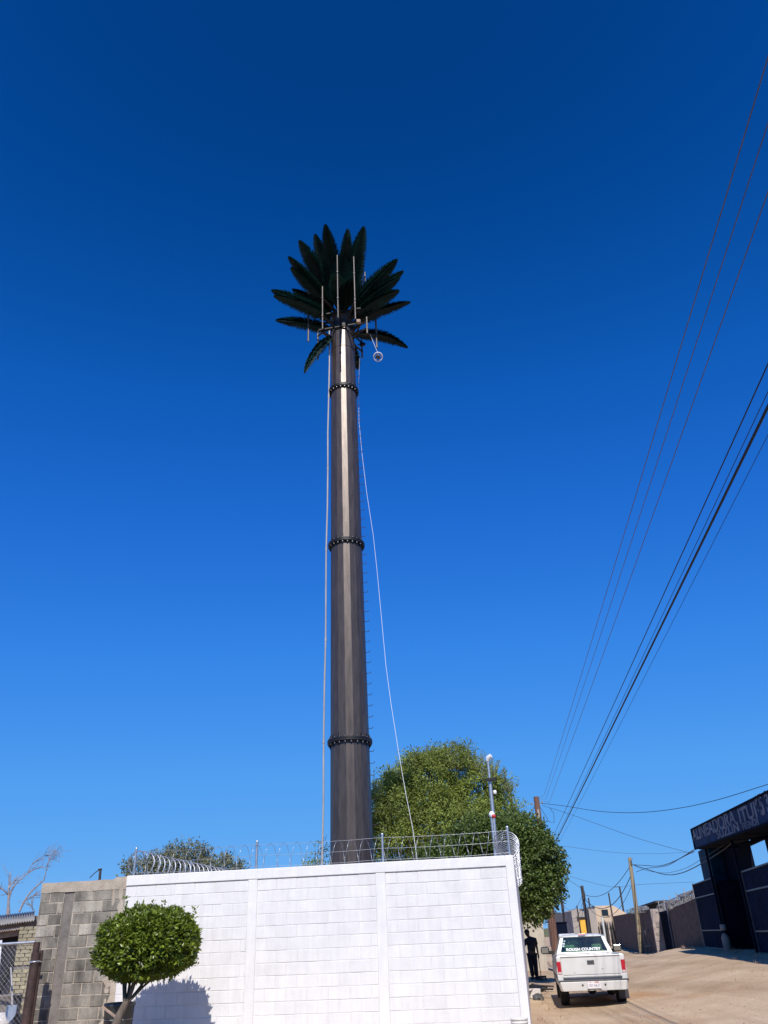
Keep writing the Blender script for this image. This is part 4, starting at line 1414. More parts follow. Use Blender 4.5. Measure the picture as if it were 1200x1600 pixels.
for s in (-1, 1):
    # skin made of horizontal strips clipped to the outline is heavy; extrude the outline and curve it
    bm = bmesh.new()
    vs = [bm.verts.new((0, y, z)) for y, z in ol]
    f = bm.faces.new(vs)
    for zc in (.52, .60, .68, .76, .84, .92, 1.0, 1.04):
        bmesh.ops.bisect_plane(bm, geom=list(bm.verts) + list(bm.edges) + list(bm.faces), plane_co=(0, 0, zc), plane_no=(0, 0, 1))
    bm.verts.index_update()
    V0 = [v.co.copy() for v in bm.verts]
    F0 = [[v.index for v in f.verts] for f in bm.faces]
    E0 = [[v.index for v in e.verts] for e in bm.edges if len(e.link_faces) == 1]
    bm.free()
    n = len(V0)
    out = [Vector((xside(v.z, s), v.y, v.z)) for v in V0]
    inn = [Vector((s * .70, v.y, v.z)) for v in V0]
    body.add(out + inn, F0 + [[n + i for i in reversed(f)] for f in F0] + [(a, b, n + b, n + a) for a, b in E0], False)
# bed floor, wheel boxes, front bulkhead, hood, nose
body.box((0, 1.15, .58), (1.42, 2.0, .05))
body.box((0, 2.10, .83), (1.44, .06, .52))
for s in (-1, 1): body.bevbox((s * .60, 1.12, .72), (.22, .86, .26), .04)
body.hexa([(-.72, 3.5, .85), (.72, 3.5, .85), (.70, 4.68, .80), (-.70, 4.68, .80)], [(-.70, 3.5, 1.10), (.70, 3.5, 1.10), (.66, 4.58, .99), (-.66, 4.58, .99)])
body.bevbox((0, 4.70, .72), (1.50, .10, .30), .03)
# cab floor back panel between bed and window
body.box((0, 2.20, .96), (1.46, .05, .36))
body.box((0, 2.9, .44), (1.5, 1.6, .06))
bo_ = body.build('body', M_carw, tk)
bv = bo_.modifiers.new('bevel', 'BEVEL'); bv.width = .012; bv.segments = 2; bv.limit_method = 'ANGLE'; bv.angle_limit = rad(50)
# cab greenhouse
BZ, RZ = 1.10, 1.555
B4 = [(-.745, 2.14, BZ), (.745, 2.14, BZ), (.745, 3.72, BZ), (-.745, 3.72, BZ)]
T4 = [(-.585, 2.30, RZ - .04), (.585, 2.30, RZ - .04), (.585, 3.02, RZ - .04), (-.585, 3.02, RZ - .04)]
cabm = MB()
def quadpt(q4, u, v):
    a = lerp(Vector(q4[0]), Vector(q4[1]), u); b = lerp(Vector(q4[3]), Vector(q4[2]), u)
    return lerp(a, b, v)
faces4 = {'rear': [B4[0], B4[1], T4[1], T4[0]], 'right': [B4[1], B4[2], T4[2], T4[1]], 'front': [B4[2], B4[3], T4[3], T4[2]], 'left': [B4[3], B4[0], T4[0], T4[3]]}
panes = {}
for nm, q4 in faces4.items():
    mu, mv0, mv1 = (.075, .10, .06) if nm in ('rear', 'front') else (.06, .04, .10)
    inn = [quadpt(q4, mu, mv0), quadpt(q4, 1 - mu, mv0), quadpt(q4, 1 - mu, 1 - mv1), quadpt(q4, mu, 1 - mv1)]
    c = sum((Vector(p) for p in q4), Vector()) / 4
    nrm = (Vector(q4[1]) - Vector(q4[0])).cross(Vector(q4[3]) - Vector(q4[0])).normalized()
    if nrm.dot(c - Vector((0, 2.8, 1.3))) < 0: nrm = -nrm
    cabm.frame(q4, inn, -nrm * .04)
    panes[nm] = (inn, nrm)
# rounded roof skin
vs = []; fs = []
NX, NY = 12, 8
for j in range(NY + 1):
    for i in range(NX + 1):
        u, v = i / NX * 2 - 1, j / NY * 2 - 1
        x = .60 * u; y = 2.66 + .39 * v
        z = RZ - .045 + .055 * (1 - abs(u) ** 4) ** .6 * (1 - abs(v) ** 4) ** .6
        vs.append((x, y, z))
k0 = len(vs)
vs += [(x, y, RZ - .06) for (x, y, z) in vs]
for j in range(NY):
    for i in range(NX):
        a = j * (NX + 1) + i
        fs += [(a, a + 1, a + NX + 2, a + NX + 1), (k0 + a, k0 + a + NX + 1, k0 + a + NX + 2, k0 + a + 1)]
for i in range(NX):
    fs += [(i, k0 + i, k0 + i + 1, i + 1)]
    a = NY * (NX + 1) + i
    fs += [(a, a + 1, k0 + a + 1, k0 + a)]
for j in range(NY):
    a = j * (NX + 1)
    fs += [(a, a + NX + 1, k0 + a + NX + 1, k0 + a)]
    a += NX
    fs += [(a, k0 + a, k0 + a + NX + 1, a + NX + 1)]
cabm.add(vs, fs, True)
cabo = cabm.build('cab', M_carw, tk)
bv = cabo.modifiers.new('bevel', 'BEVEL'); bv.width = .014; bv.segments = 2; bv.limit_method = 'ANGLE'; bv.angle_limit = rad(50)
for nm, (inn, nrm) in panes.items():
    q = MB(); inn2 = [p + (p - sum(inn, Vector()) / 4).normalized() * .012 - nrm * .014 for p in inn]
    q.prism(inn2, -nrm * .005)
    wn = q.build({'rear': 'rear_window', 'front': 'windshield', 'left': 'side_window', 'right': 'side_window'}[nm], M_glass, tk)
    if nm == 'rear':
        # lettering near the lower edge of the rear glass
        a, b_, c_, d_ = inn
        ex = (b_ - a).normalized(); ez = ((d_ - a) - ex * (d_ - a).dot(ex)).normalized()
        body_t = 'ROUGH COUNTRY'
        sz = .098
        w0 = text_width(body_t, sz)
        full = .90
        org = a + ex * .15 + ez * .030 - nrm * .008
        M4 = Matrix((ex, ez, nrm)).transposed().to_4x4(); M4.translation = org
        text_mesh('window_lettering', body_t, M_sticker, wn, M4, sz, .0015, full / w0, .0028)
        q = MB()                                  # small permit stickers at the upper left
        for (u, v, w, h) in ((.06, .52, .06, .045), (.05, .36, .055, .04), (.09, .72, .05, .03)):
            p = a + ex * (u * 1.2) + ez * (v * .38) - nrm * .010
            q.prism([p, p + ex * w, p + ex * w + ez * h, p + ez * h], nrm * .002)
        q.build('permit_sticker', M_permit, wn)
# interior
q = MB(); q.bevbox((0, 2.42, .92), (1.30, .16, .50), .06); q.bevbox((0, 2.65, .70), (1.32, .5, .16), .05)
for s in (-1, 1): q.bevbox((s * .36, 2.40, 1.22), (.28, .10, .18), .04)
q.build('bench_seat', M_seat, tk)
q = MB(); q.bevbox((0, 3.48, 1.00), (1.42, .36, .20), .06); db = q.build('dashboard', M_dash, tk)
q = MB(); q.tube([Vector((-.36 + .19 * math.cos(a), 3.12 + .07 * math.sin(a), 1.10 + .175 * math.sin(a))) for a in [2 * math.pi * k / 24 for k in range(25)]], .016, 8, caps=False)
q.tube([(-.36, 3.12, 1.10), (-.36, 3.3, 1.02)], .025, 8); q.tube([(-.54, 3.12, 1.10), (-.18, 3.12, 1.10)], .014, 6)
q.build('steering_wheel', M_dash, tk)
q = MB(); q.bevbox((.02, 3.0, 1.44), (.22, .03, .07), .01); q.build('interior_mirror', M_dash, tk)
# tailgate
tgm = MB()
tgm.bevbox((0, .115, .845), (1.435, .065, .47), .012)
tgm.bevbox((0, .082, .655), (1.405, .012, .035), .004)
tgm.bevbox((0, .100, 1.082), (1.435, .085, .022), .008)
tg_ = tgm.build('tailgate', M_carw, tk)
q = MB(); q.box((0, .0805, .625), (1.41, .006, .011)); q.box((0, .0785, .684), (1.38, .006, .008)); q.build('trim_strip', M_plast, tg_)
q = MB(); q.frame([(-.085, .081, .90), (.085, .081, .90), (.085, .081, .985), (-.085, .081, .985)], [(-.065, .081, .915), (.065, .081, .915), (.065, .081, .97), (-.065, .081, .97)], (0, -.014, 0)); q.box((0, .079, .943), (.13, .004, .055)); q.bevbox((0, .070, .950), (.10, .012, .022), .004); q.build('tailgate_handle', M_plast, tg_)
# tail lamps wrap the corners
for s in (-1, 1):
    q = MB()
    xo = [s * .725, s * .815, s * .838, s * .838, s * .815, s * .725]
    q.prism([(s * .728, .086, .70), (s * .822, .090, .70), (s * .832, .12, .70), (s * .832, .19, .70), (s * .728, .19, .70)], (0, 0, .275))
    to = q.build('tail_lamp', M_red, tk)
    q = MB(); q.prism([(s * .732, .0835, .705), (s * .815, .0865, .705), (s * .815, .0865, .755), (s * .732, .0835, .755)], (0, .004, 0)); q.build('reverse_lens', M_wlens, to)
    q = MB()                                   # body corner around the lamp
    q.bevbox((s * .772, .135, .58), (.12, .075, .235), .012); q.bevbox((s * .772, .135, 1.035), (.105, .075, .11), .012)
    q.build('corner_panel', M_carw, tk)
    q = MB(); q.bevbox((s * .775, .15, .84), (.09, .075, .32), .01); q.build('lamp_housing', M_carw, tk)
q = MB()
for (x, z, r) in ((.26, .80, .012), (.30, .79, .007), (-.42, .73, .010), (.05, .99, .008)): q.tube([(x, .0815, z), (x, .0795, z)], r, 8)
q.build('scuff', M_plast, tg_)
q = MB()
for s in (-1, 1): q.bevbox((s * .755, 1.12, 1.094), (.085, 1.94, .022), .008)
q.build('bed_rail_cap', M_carw, tk)
# rear bumper
q = MB()
pf = [(-.85, .30, .545), (-.85, .02, .545), (-.80, -.06, .545), (.80, -.06, .545), (.85, .02, .545), (.85, .30, .545), (.80, .30, .545), (.80, .06, .545), (-.80, .06, .545), (-.80, .30, .545)]
low = [(-.80, .30, .35), (-.80, .03, .35), (-.74, -.035, .345), (.74, -.035, .345), (.80, .03, .35), (.80, .30, .35), (.76, .30, .35), (.76, .06, .35), (-.76, .06, .35), (-.76, .30, .35)]
n = len(pf)
q.add(low + pf, [tuple(reversed(range(n))), tuple(range(n, 2 * n))] + [(i, (i + 1) % n, n + (i + 1) % n, n + i) for i in range(n)])
bu = q.build('rear_bumper', M_carw, tk)
bvm = bu.modifiers.new('bevel', 'BEVEL'); bvm.width = .012; bvm.segments = 2; bvm.limit_method = 'ANGLE'; bvm.angle_limit = rad(35)
q = MB(); q.bevbox((0, .035, .563), (1.70, .20, .030), .010); q.build('step_pad', M_plast, bu)
q = MB(); q.bevbox((-.0, -.066, .468), (.31, .010, .155), .006); pl = q.build('license_plate', M_plate, bu)
q = MB()
for s in (-1, 1): q.tube([(s * .27 - .0, -.050, .47), (s * .27, -.062, .465)], .022, 10)
q.box((-.14, -.064, .372), (.07, .012, .016)); q.box((.14, -.064, .372), (.07, .012, .016)); q.tube([(0, -.045, .36), (0, -.075, .365)], .018, 8)
q.build('tow_hole', M_plast, bu)
M4 = Matrix(((1, 0, 0, -.125), (0, 0, -1, -.0725), (0, 1, 0, .435), (0, 0, 0, 1)))
text_mesh('plate_characters', 'GD 66 J1', M_plateink, pl, M4, .072, .001, .25 / text_width('GD 66 J1', .072))
q = MB(); q.box((.07, -.0725, .525), (.10, .002, .016)); q.box((-.085, -.0725, .525), (.025, .002, .014)); q.build('plate_band', M_redp, pl)
q = MB(); q.bevbox((0, 2.245, RZ - .005), (.19, .03, .034), .008); q.build('brake_lamp', M_red, tk)
# underbody, axle, exhaust, mud flap
q = MB(); q.box((0, 2.4, .40), (.9, 4.2, .14)); q.tube([(-.6, 1.12, .34), (.6, 1.12, .34)], .05, 10); q.lathe([(.05, -.14), (.13, -.06), (.13, .06), (.05, .14)], (0, 1.12, .34), 14, 'y'); q.tube([(.52, .25, .36), (.52, 1.6, .36)], .03, 8); q.box((0, .45, .44), (1.2, .5, .10))
q.build('underbody', M_rubber, tk)
wheel0 = None
for (x, y) in ((-.70, 1.12), (.70, 1.12), (-.70, 3.86), (.70, 3.86)):
    if wheel0 is None:
        w = bpy.data.objects.new('wheel', None); C.objects.link(w)
        q = MB(); q.lathe([(.20, -.105), (.30, -.112), (.335, -.095), (.345, -.06), (.347, 0), (.345, .06), (.335, .095), (.30, .112), (.20, .105)], (0, 0, 0), 36, 'x', caps=False)
        for k in range(36):
            a = 2 * math.pi * k / 36
            for s in (-1, 1): q.beam((s * .02, .345 * math.cos(a), .345 * math.sin(a)), (s * .10, .340 * math.cos(a + .06), .340 * math.sin(a + .06)), .02, .012, (0, math.cos(a), math.sin(a)))
        ty = q.build('tyre', M_rubber, w)
        q = MB(); q.lathe([(.205, -.10), (.205, .10)], (0, 0, 0), 28, 'x', caps=False); q.lathe([(.20, -.03), (.15, -.05), (.06, -.07), (.02, -.07)], (0, 0, 0), 20, 'x'); q.lathe([(.20, .03), (.15, .05), (.06, .07), (.02, .07)], (0, 0, 0), 20, 'x'); rm = q.build('rim', M_chrome, w)
        w.parent = tk; wheel0 = w
    else:
        w = copy_of(wheel0, tk); copy_of(ty, w); copy_of(rm, w)
    w.location = (x, y, .345)
q = MB(); q.box((.74, .70, .30), (.24, .012, .36)); q.build('mud_flap', M_plast, tk)
for s in (-1, 1):
    mx = s * (1.03 if s < 0 else .96)
    q = MB(); q.bevbox((mx, 3.05, 1.19), (.235, .13, .185), .05); q.beam((s * .78, 3.12, 1.12), (s * .94, 3.08, 1.14), .06, .09); mr = q.build('door_mirror', M_rubber, tk)
    q = MB(); q.bevbox((mx, 2.982, 1.19), (.19, .012, .14), .005); q.build('mirror_glass', M_mirror, mr)
    q = MB()
    for yy in (2.22, 3.42): q.box((xside(.75, s) + s * .001, yy, .75), (.006, .010, .60))
    q.bevbox((s * .845, 2.42, .93), (.03, .14, .035), .008); q.build('door_seam', M_plast, tk)
    q = MB(); q.box((s * .842, 2.4, .62), (.014, 3.3, .035)); q.build('side_moulding', M_plast, tk)
q = MB(); q.box((0, 4.765, .76), (.9, .02, .16)); q.build('grille', M_plast, tk)
for s in (-1, 1):
    q = MB(); q.bevbox((s * .60, 4.755, .76), (.24, .03, .14), .01); q.build('headlight', M_wlens, tk)
q = MB(); q.bevbox((0, 4.80, .50), (1.64, .16, .18), .03); q.build('front_bumper', M_chrome, tk)

# ------------------------------------------------------------------ person with a broom at the side of the lane
def skin_obj(name, nodes, edges, m, parent, root=0, sub=2):
    me = bpy.data.meshes.new(name)
    me.from_pydata([n[0] for n in nodes], edges, [])
    o = bpy.data.objects.new(name, me); C.objects.link(o)
    sk = o.modifiers.new('skin', 'SKIN'); sk.use_smooth_shade = True
    ss = o.modifiers.new('sub', 'SUBSURF'); ss.levels = sub; ss.render_levels = sub
    lay = me.skin_vertices[0].data if me.skin_vertices else None
    if lay is None:
        bpy.context.view_layer.objects.active = o
        bpy.ops.mesh.customdata_skin_add()
        lay = me.skin_vertices[0].data
    for i, n in enumerate(nodes):
        r = n[1] if isinstance(n[1], tuple) else (n[1], n[1])
        lay[i].radius = r
        lay[i].use_root = (i == root)
    me.materials.append(m)
    if parent is not None: o.parent = parent
    return o
pp_ = at(833, 1528, 37)
pe_ = empty('person', (5.21, 37, ground_z(5.21, 37)), 0, 'person in black clothes standing bent over a broom beside the pale wall', 'person')
H = 1.0
bodyN = [((0, 0, .95), (.15, .12)),            # 0 pelvis
         ((.02, .02, 1.12), (.14, .11)), ((.03, .05, 1.30), (.165, .12)), ((.02, .02, 1.43), (.15, .10)),   # spine, chest, shoulders
         ((-.04, -.01, 1.52), .058), ((-.08, -.03, 1.58), .075), ((-.11, -.04, 1.66), (.098, .115)), ((-.105, -.03, 1.735), .08),  # neck, jaw, head, crown
         ((.10, .0, .90), .095), ((.11, .03, .50), .062), ((.10, .0, .10), .044), ((.09, -.03, .05), .046), ((.02, -.14, .035), .036),   # right leg
         ((-.09, .02, .90), .095), ((-.08, .0, .50), .062), ((-.05, .04, .10), .044), ((-.05, .02, .05), .046), ((-.14, -.08, .035), .036),  # left leg
         ((.19, .02, 1.41), .062), ((.24, .04, 1.15), .047), ((.25, -.04, .92), .034), ((.25, -.06, .84), .036), ((.25, -.065, .77), .022),   # right arm
         ((-.16, .02, 1.40), .060), ((-.27, -.02, 1.18), .046), ((-.36, -.20, 1.16), .034), ((-.40, -.26, 1.15), .034), ((-.44, -.31, 1.14), .020)]
bodyE = [(0, 1), (1, 2), (2, 3), (3, 4), (4, 5), (5, 6), (6, 7), (0, 8), (8, 9), (9, 10), (10, 11), (11, 12), (0, 13), (13, 14), (14, 15), (15, 16), (16, 17), (3, 18), (18, 19), (19, 20), (20, 21), (21, 22), (3, 23), (23, 24), (24, 25), (25, 26), (26, 27)]
# five fingers on each hand
def add_fingers(hand_i, dirs, grip):
    h = Vector(bodyN[hand_i][0])
    for k, (ox, oy, oz, ln) in enumerate(dirs):
        a = len(bodyN)
        p1 = h + Vector((ox, oy, oz))
        d = Vector(grip).normalized()
        bodyN.append((tuple(p1), .010)); bodyN.append((tuple(p1 + d * ln * .5 + Vector((0, -.012, 0))), .009)); bodyN.append((tuple(p1 + d * ln + Vector((-.008, .006, 0))), .008))
        bodyE.extend([(hand_i, a), (a, a + 1), (a + 1, a + 2)])
add_fingers(21, [(.030, -.02, -.03, .07), (.032, .0, -.045, .075), (.028, .02, -.045, .07), (.015, .035, -.04, .055), (-.025, -.03, -.01, .05)], (-.3, -.2, -.9))
add_fingers(26, [(-.03, -.03, .03, .07), (-.035, -.035, .01, .075), (-.035, -.035, -.01, .07), (-.03, -.03, -.03, .055), (.0, -.03, .035, .05)], (-.5, -.7, -.3))
bd = skin_obj('body', bodyN, bodyE, M_skin, pe_)
for (x, y) in ((.055, -.06), (-.095, -.02)):
    q = MB(); q.bevbox((x, y, .055), (.12, .30, .11), .04); q.build('shoe', M_black, pe_)
# face, hands in skin tone lie in the same surface; cap, hair, shoes, trousers are pieces of their own
q = MB()
vs = []; fs = []
hc = Vector((-.108, -.035, 1.685))
for j in range(8):
    t = j / 7 * math.pi * .56
    for i in range(16):
        a = 2 * math.pi * i / 16
        vs.append(hc + Vector((.112 * math.sin(t) * math.cos(a), .130 * math.sin(t) * math.sin(a), .118 * math.cos(t) + .005)))
for j in range(7):
    for i in range(16): fs.append((j * 16 + i, j * 16 + (i + 1) % 16, j * 16 + 16 + (i + 1) % 16, j * 16 + 16 + i))
q.add(vs, fs, True)
q.build('hair', M_hair, pe_)
q = MB()                                       # ears, nose, brow
q.lathe([(.004, -.02), (.02, -.008), (.02, .008), (.004, .02)], (-.02, -.035, 1.655), 8, 'x'); q.tube([(-.19, -.115, 1.665), (-.203, -.135, 1.64), (-.188, -.125, 1.625)], [.010, .014, .008], 6)
q.build('nose_and_ear', M_skin, pe_)
legs = [((0, 0, 1.0), (.185, .145)), ((.10, .0, .88), .125), ((.11, .03, .50), .098), ((.10, .0, .10), .085), ((-.09, .02, .88), .125), ((-.08, .0, .50), .098), ((-.05, .04, .10), .085)]
skin_obj('trousers', legs, [(0, 1), (1, 2), (2, 3), (0, 4), (4, 5), (5, 6)], M_denim, pe_)
shirt = [((0.0, 0, .93), (.185, .15)), ((.02, .02, 1.14), (.19, .145)), ((.03, .05, 1.30), (.215, .155)), ((.02, .02, 1.43), (.185, .13)), ((.20, .02, 1.41), .088), ((.235, .03, 1.20), .076), ((-.17, .02, 1.40), .085), ((-.24, .0, 1.22), .074), ((-.03, .0, 1.50), .07)]
skin_obj('shirt', shirt, [(0, 1), (1, 2), (2, 3), (3, 4), (4, 5), (3, 6), (6, 7), (3, 8)], M_cloth, pe_)
br_ = empty('broom', (0, 0, 0), 0, 'broom with black bristle head held by the person in black', 'broom')
hb = Vector((5.21, 37, pe_.location.z)) + Vector((.235, -.09, .80))
bt = at(845, 1521, 36.6); bt.z = ground_z(bt.x, bt.y) + .14
q = MB(); q.tube([hb + (hb - bt).normalized() * .28, bt], .014, 8); q.build('handle', M_poleD, br_)
q = MB(); q.bevbox((bt.x, bt.y, bt.z - .01), (.40, .09, .07), .02)
rs = random.Random(2)
for i in range(60):
    x = rs.uniform(-.19, .19); q.tube([(bt.x + x, bt.y + rs.uniform(-.03, .03), bt.z - .03), (bt.x + x * 1.15, bt.y + rs.uniform(-.05, .05), bt.z - .145)], .007, 4)
q.build('bristles', M_black, br_)

# ------------------------------------------------------------------ litter along the foot of the side wall
def lump(nm, c, r, m, label, cat, seed, sq=.6):
    q = MB(); vs = []; fs = []
    for j in range(7):
        t = math.pi * (j + .5) / 7
        for i in range(12):
            a = 2 * math.pi * i / 12
            v = Vector((math.sin(t) * math.cos(a), math.sin(t) * math.sin(a), math.cos(t) * sq))
            k = 1 + .35 * mnoise.noise(v * 2.2 + Vector((seed, 0, 0)))
            vs.append(c + v * r * k)
    for j in range(6):
        for i in range(12): fs.append((j * 12 + i, j * 12 + (i + 1) % 12, j * 12 + 12 + (i + 1) % 12, j * 12 + 12 + i))
    fs += [tuple(range(12)), tuple(reversed(range(72, 84)))]
    q.add(vs, fs, False)
    return tag(q.build(nm, m), label, cat)
def gp(px, py, D):
    p = at(px, py, D); p.z = ground_z(p.x, p.y); return p
p = gp(834, 1557, 26.5)
q = MB(); q.bevbox((p.x, p.y, p.z + .12), (.34, .26, .22), .01, .4); q.prism([(p.x - .17, p.y - .1, p.z + .235), (p.x - .02, p.y - .16, p.z + .235), (p.x - .12, p.y - .30, p.z + .20), (p.x - .26, p.y - .22, p.z + .20)], (0, 0, .006))
tag(q.build('carton', M_bag), 'small pale open carton on the dirt beside the truck shadow', 'box')
p = gp(841, 1560, 25.8); lump('rubbish_bag', p + Vector((0, 0, .06)), .16, M_plast, 'small dark grey rubbish bag beside the pale carton', 'bag', 4)
p = gp(835, 1548, 28.5); lump('rubbish_bag', p + Vector((0, 0, .12)), .24, M_black, 'black bulging rubbish bag behind the pale carton', 'bag', 9)
p = gp(841, 1543, 29.6)
q = MB(); 
for k in range(7): q.tube([p + Vector((rs.uniform(-.2, .1), rs.uniform(-.2, .2), .03 + .03 * k)), p + Vector((rs.uniform(.1, .5), rs.uniform(-.2, .2), .03 + .02 * k))], .03, 6)
tag(q.build('stick_pile', M_poleD), 'small pile of dark sticks on the dirt behind the black bag', 'sticks')

# ------------------------------------------------------------------ lane beyond: pale wall, vehicle, houses
pw_ = empty('pale_wall', (0, 0, 0), 0, 'pale plastered wall end standing behind the person', 'wall')
q = MB(); q.bevbox((6.25, 46.2, 1.3), (1.95, .30, 2.62), .02); q.build('wall', M_pale, pw_)
q = MB(); q.box((6.25, 46.2, 2.64), (2.05, .38, .08)); q.build('coping', M_conc, pw_)
q = MB(); q.box((4.7, 46.3, 1.2), (1.12, .2, 2.4)); tag(q.build('gate_panel', M_navyd), 'dark gate panel between the white side wall and pale wall', 'gate')

def car(loc, rz, m, label, name, L=4.3, Wd=1.72, Hh=1.45, van=False):
    e = empty(name, loc, rz, label, 'car')
    zb, zm = .32, (.95 if not van else 1.1)
    prof = [(0, zb), (0, zm * .8), (.08, zm), (.5 if not van else .15, zm + .02), (.9 if not van else .25, Hh), (2.5, Hh + .02), (3.1, zm + .08), (L - .15, zm * .88), (L, zb + .3), (L, zb)]
    q = MB(); q.prism([(-Wd / 2, y, z) for y, z in prof[:3] + [(prof[6][0], zm + .02)] + prof[7:]], (Wd, 0, 0)); b = q.build('body', m, e)
    bv = b.modifiers.new('bevel', 'BEVEL'); bv.width = .07; bv.segments = 3; bv.limit_method = 'ANGLE'
    q = MB(); q.prism([(-Wd / 2 + .12, y, z) for y, z in prof[3:7]], (Wd - .24, 0, 0)); ro = q.build('roof', m, e)
    bv = ro.modifiers.new('bevel', 'BEVEL'); bv.width = .05; bv.segments = 3
    y0, z0 = prof[3]; y1, z1 = prof[4]
    q = MB(); 
    f0 = lambda u: Vector((0, lerp(y0, y1, u) - .012, lerp(z0, z1, u)))
    q.prism([f0(.12) + Vector((-Wd / 2 + .24, 0, 0)), f0(.12) + Vector((Wd / 2 - .24, 0, 0)), f0(.88) + Vector((Wd / 2 - .28, 0, 0)), f0(.88) + Vector((-Wd / 2 + .28, 0, 0))], (0, -.006, 0)); q.build('rear_window', M_darkgl, e)
    for s in (-1, 1):
        q = MB(); q.box((s * (Wd / 2 - .11), 1.9, (zm + Hh) / 2 + .02), (.012, 1.5, (Hh - zm) * .62)); q.build('side_window', M_darkgl, e)
        q = MB(); q.bevbox((s * (Wd / 2 - .16), -.01, zm * .78), (.2, .05, .16), .02); q.build('tail_lamp', M_red, e)
        for y in (.8, L - .8):
            q = MB(); q.lathe([(.18, -.1), (.31, -.1), (.32, 0), (.31, .1), (.18, .1)], (s * (Wd / 2 - .12), y, .32), 20, 'x'); q.build('tyre', M_rubber, e)
    q = MB(); q.bevbox((0, -.04, .45), (Wd - .06, .12, .2), .03); q.build('bumper', M_plast, e)
    return e
car((8.05, 57.5, .1), -rad(9), M_carg, 'dark grey van glimpsed between the pale wall and utility pole', 'parked_van', 4.4, 1.75, 1.95, True)
p = at(884, 1461, 88)
car((p.x, 88, .12), rad(172), M_carw, 'white car far down the lane above the truck roof', 'parked_car')

def house(nm, label, x0, x1, y, depth, h, m, m_side=None):
    e = empty(nm, ((x0 + x1) / 2, y, .1), 0, label, 'house')
    w = x1 - x0
    q = MB(); q.box((0, depth / 2, h / 2), (w, depth, h)); q.build('wall', m, e)
    return e
# beige house with raised parapet and window
a = at(929, 1417, 120); b = at(969, 1419, 120)
hb_ = empty('beige_house', (a.x, 120, .1), 0, 'beige stucco house with sloped parapet and small dark window', 'house')
wv = b.x - a.x
q = MB(); q.prism([(0, 0, 0), (wv + 1, 0, 0), (wv + 1, 0, 3.4), (wv * .78, 0, 4.5), (wv * .62, 0, 4.62), (0, 0, 4.62)], (0, 7, 0)); q.build('wall', M_beige, hb_)
wp_ = at(946, 1426, 119.8)
q = MB(); q.frame([(wp_.x - a.x - .55, -.08, wp_.z - .60), (wp_.x - a.x + .55, -.08, wp_.z - .60), (wp_.x - a.x + .55, -.08, wp_.z + .34), (wp_.x - a.x - .55, -.08, wp_.z + .34)],
                  [(wp_.x - a.x - .48, -.08, wp_.z - .5), (wp_.x - a.x + .40, -.08, wp_.z - .5), (wp_.x - a.x + .40, -.08, wp_.z + .28), (wp_.x - a.x - .48, -.08, wp_.z + .28)], (0, .078, 0)); wo_ = q.build('window', M_beige, hb_)
q = MB(); q.box((wp_.x - a.x - .04, -.03, wp_.z - .11), (.9, .04, .8)); q.build('pane', M_darkgl, wo_)
q = MB(); q.box((wv * .5, -.25, 1.35), (wv * .98, .3, 2.7)); 
tag(q.build('stone_wall', M_stoneg, None, origin=None), 'speckled stone garden wall in front of the beige house', 'wall')
bpy.data.objects['stone_wall'].location = (a.x, 119.5, .1)
# grey house side in shade, left of it
a = at(919, 1419, 118.5); b = at(934, 1418, 118.5)
gh = empty('grey_house', (a.x, 118.5, .1), -rad(9), 'tall grey house side wall in shade beside the beige house', 'house')
q = MB(); q.box(((b.x - a.x) * .35, 3.2, 2.1), ((b.x - a.x) * .7, 6.5, 4.3)); q.build('wall', M_greyst, gh)
q = MB(); q.box((-.2, 1.5, 4.2), (2.2, 3.0, .18)); q.build('roof', M_roofd, gh)
# house with orange door panel
a = at(893, 1427, 116); b = at(917, 1424, 116)
oh = empty('orange_house', (a.x, 116, .1), 0, 'grey gabled house with bright orange front panel', 'house')
w = b.x - a.x
q = MB(); q.prism([(0, 0, 0), (w, 0, 0), (w, 0, 3.6), (w * .45, 0, 4.3), (0, 0, 4.05)], (0, 6, 0)); q.build('wall', M_greyst, oh)
q = MB(); q.box((w * .62, -.08, 1.75), (w * .50, .14, 2.6)); od = q.build('front_panel', M_yellow, oh)
q = MB(); q.box((w * .60, -.2, 3.25), (w * .62, .4, .12)); q.build('canopy', M_roofd, oh)
q = MB()
for k in range(6): q.box((w * .38 + k * w * .09, -.9, .75), (.05, .05, 1.3))
q.box((w * .60, -.9, 1.4), (w * .52, .05, .05)); q.build('fence_bars', M_galv, oh)
# pink wall house with dark hip roof
a = at(866, 1443, 130); b = at(893, 1440, 130)
ph = empty('pink_house', (a.x, 130, .1), 0, 'low pink house with cream band and dark hip roof at the lane end', 'house')
w = b.x - a.x
q = MB(); q.box((w / 2, 3, 1.15), (w, 6, 2.3)); q.build('wall', M_pink, ph)
q = MB(); q.box((w / 2, -.06, 2.65), (w + .2, .3, .7)); q.box((w / 2, 3.1, 2.6), (w, 5.8, .6)); q.build('band', M_beige, ph)
q = MB(); q.add([(-.3, -.3, 3.0), (w + .3, -.3, 3.0), (w + .3, 6.3, 3.0), (-.3, 6.3, 3.0), (w * .35, 3, 4.3), (w * .65, 3, 4.3)], [(0, 1, 5, 4), (1, 2, 5), (2, 3, 4, 5), (3, 0, 4), (0, 3, 2, 1)]); q.build('roof', M_roofd, ph)
# dark gate column beside it
q = MB(); q.box((0, 0, 1.3), (1.6, 1.2, 2.6)); q.box((0, 0, 2.66), (1.8, 1.4, .12)); q.box((.2, -.62, 1.0), (.7, .05, 1.9))
o_ = q.build('gatehouse', M_navyd); o_.location = (at(874, 1450, 105).x, 105, .1); tag(o_, 'small dark gatehouse block left of the pink house', 'gatehouse')
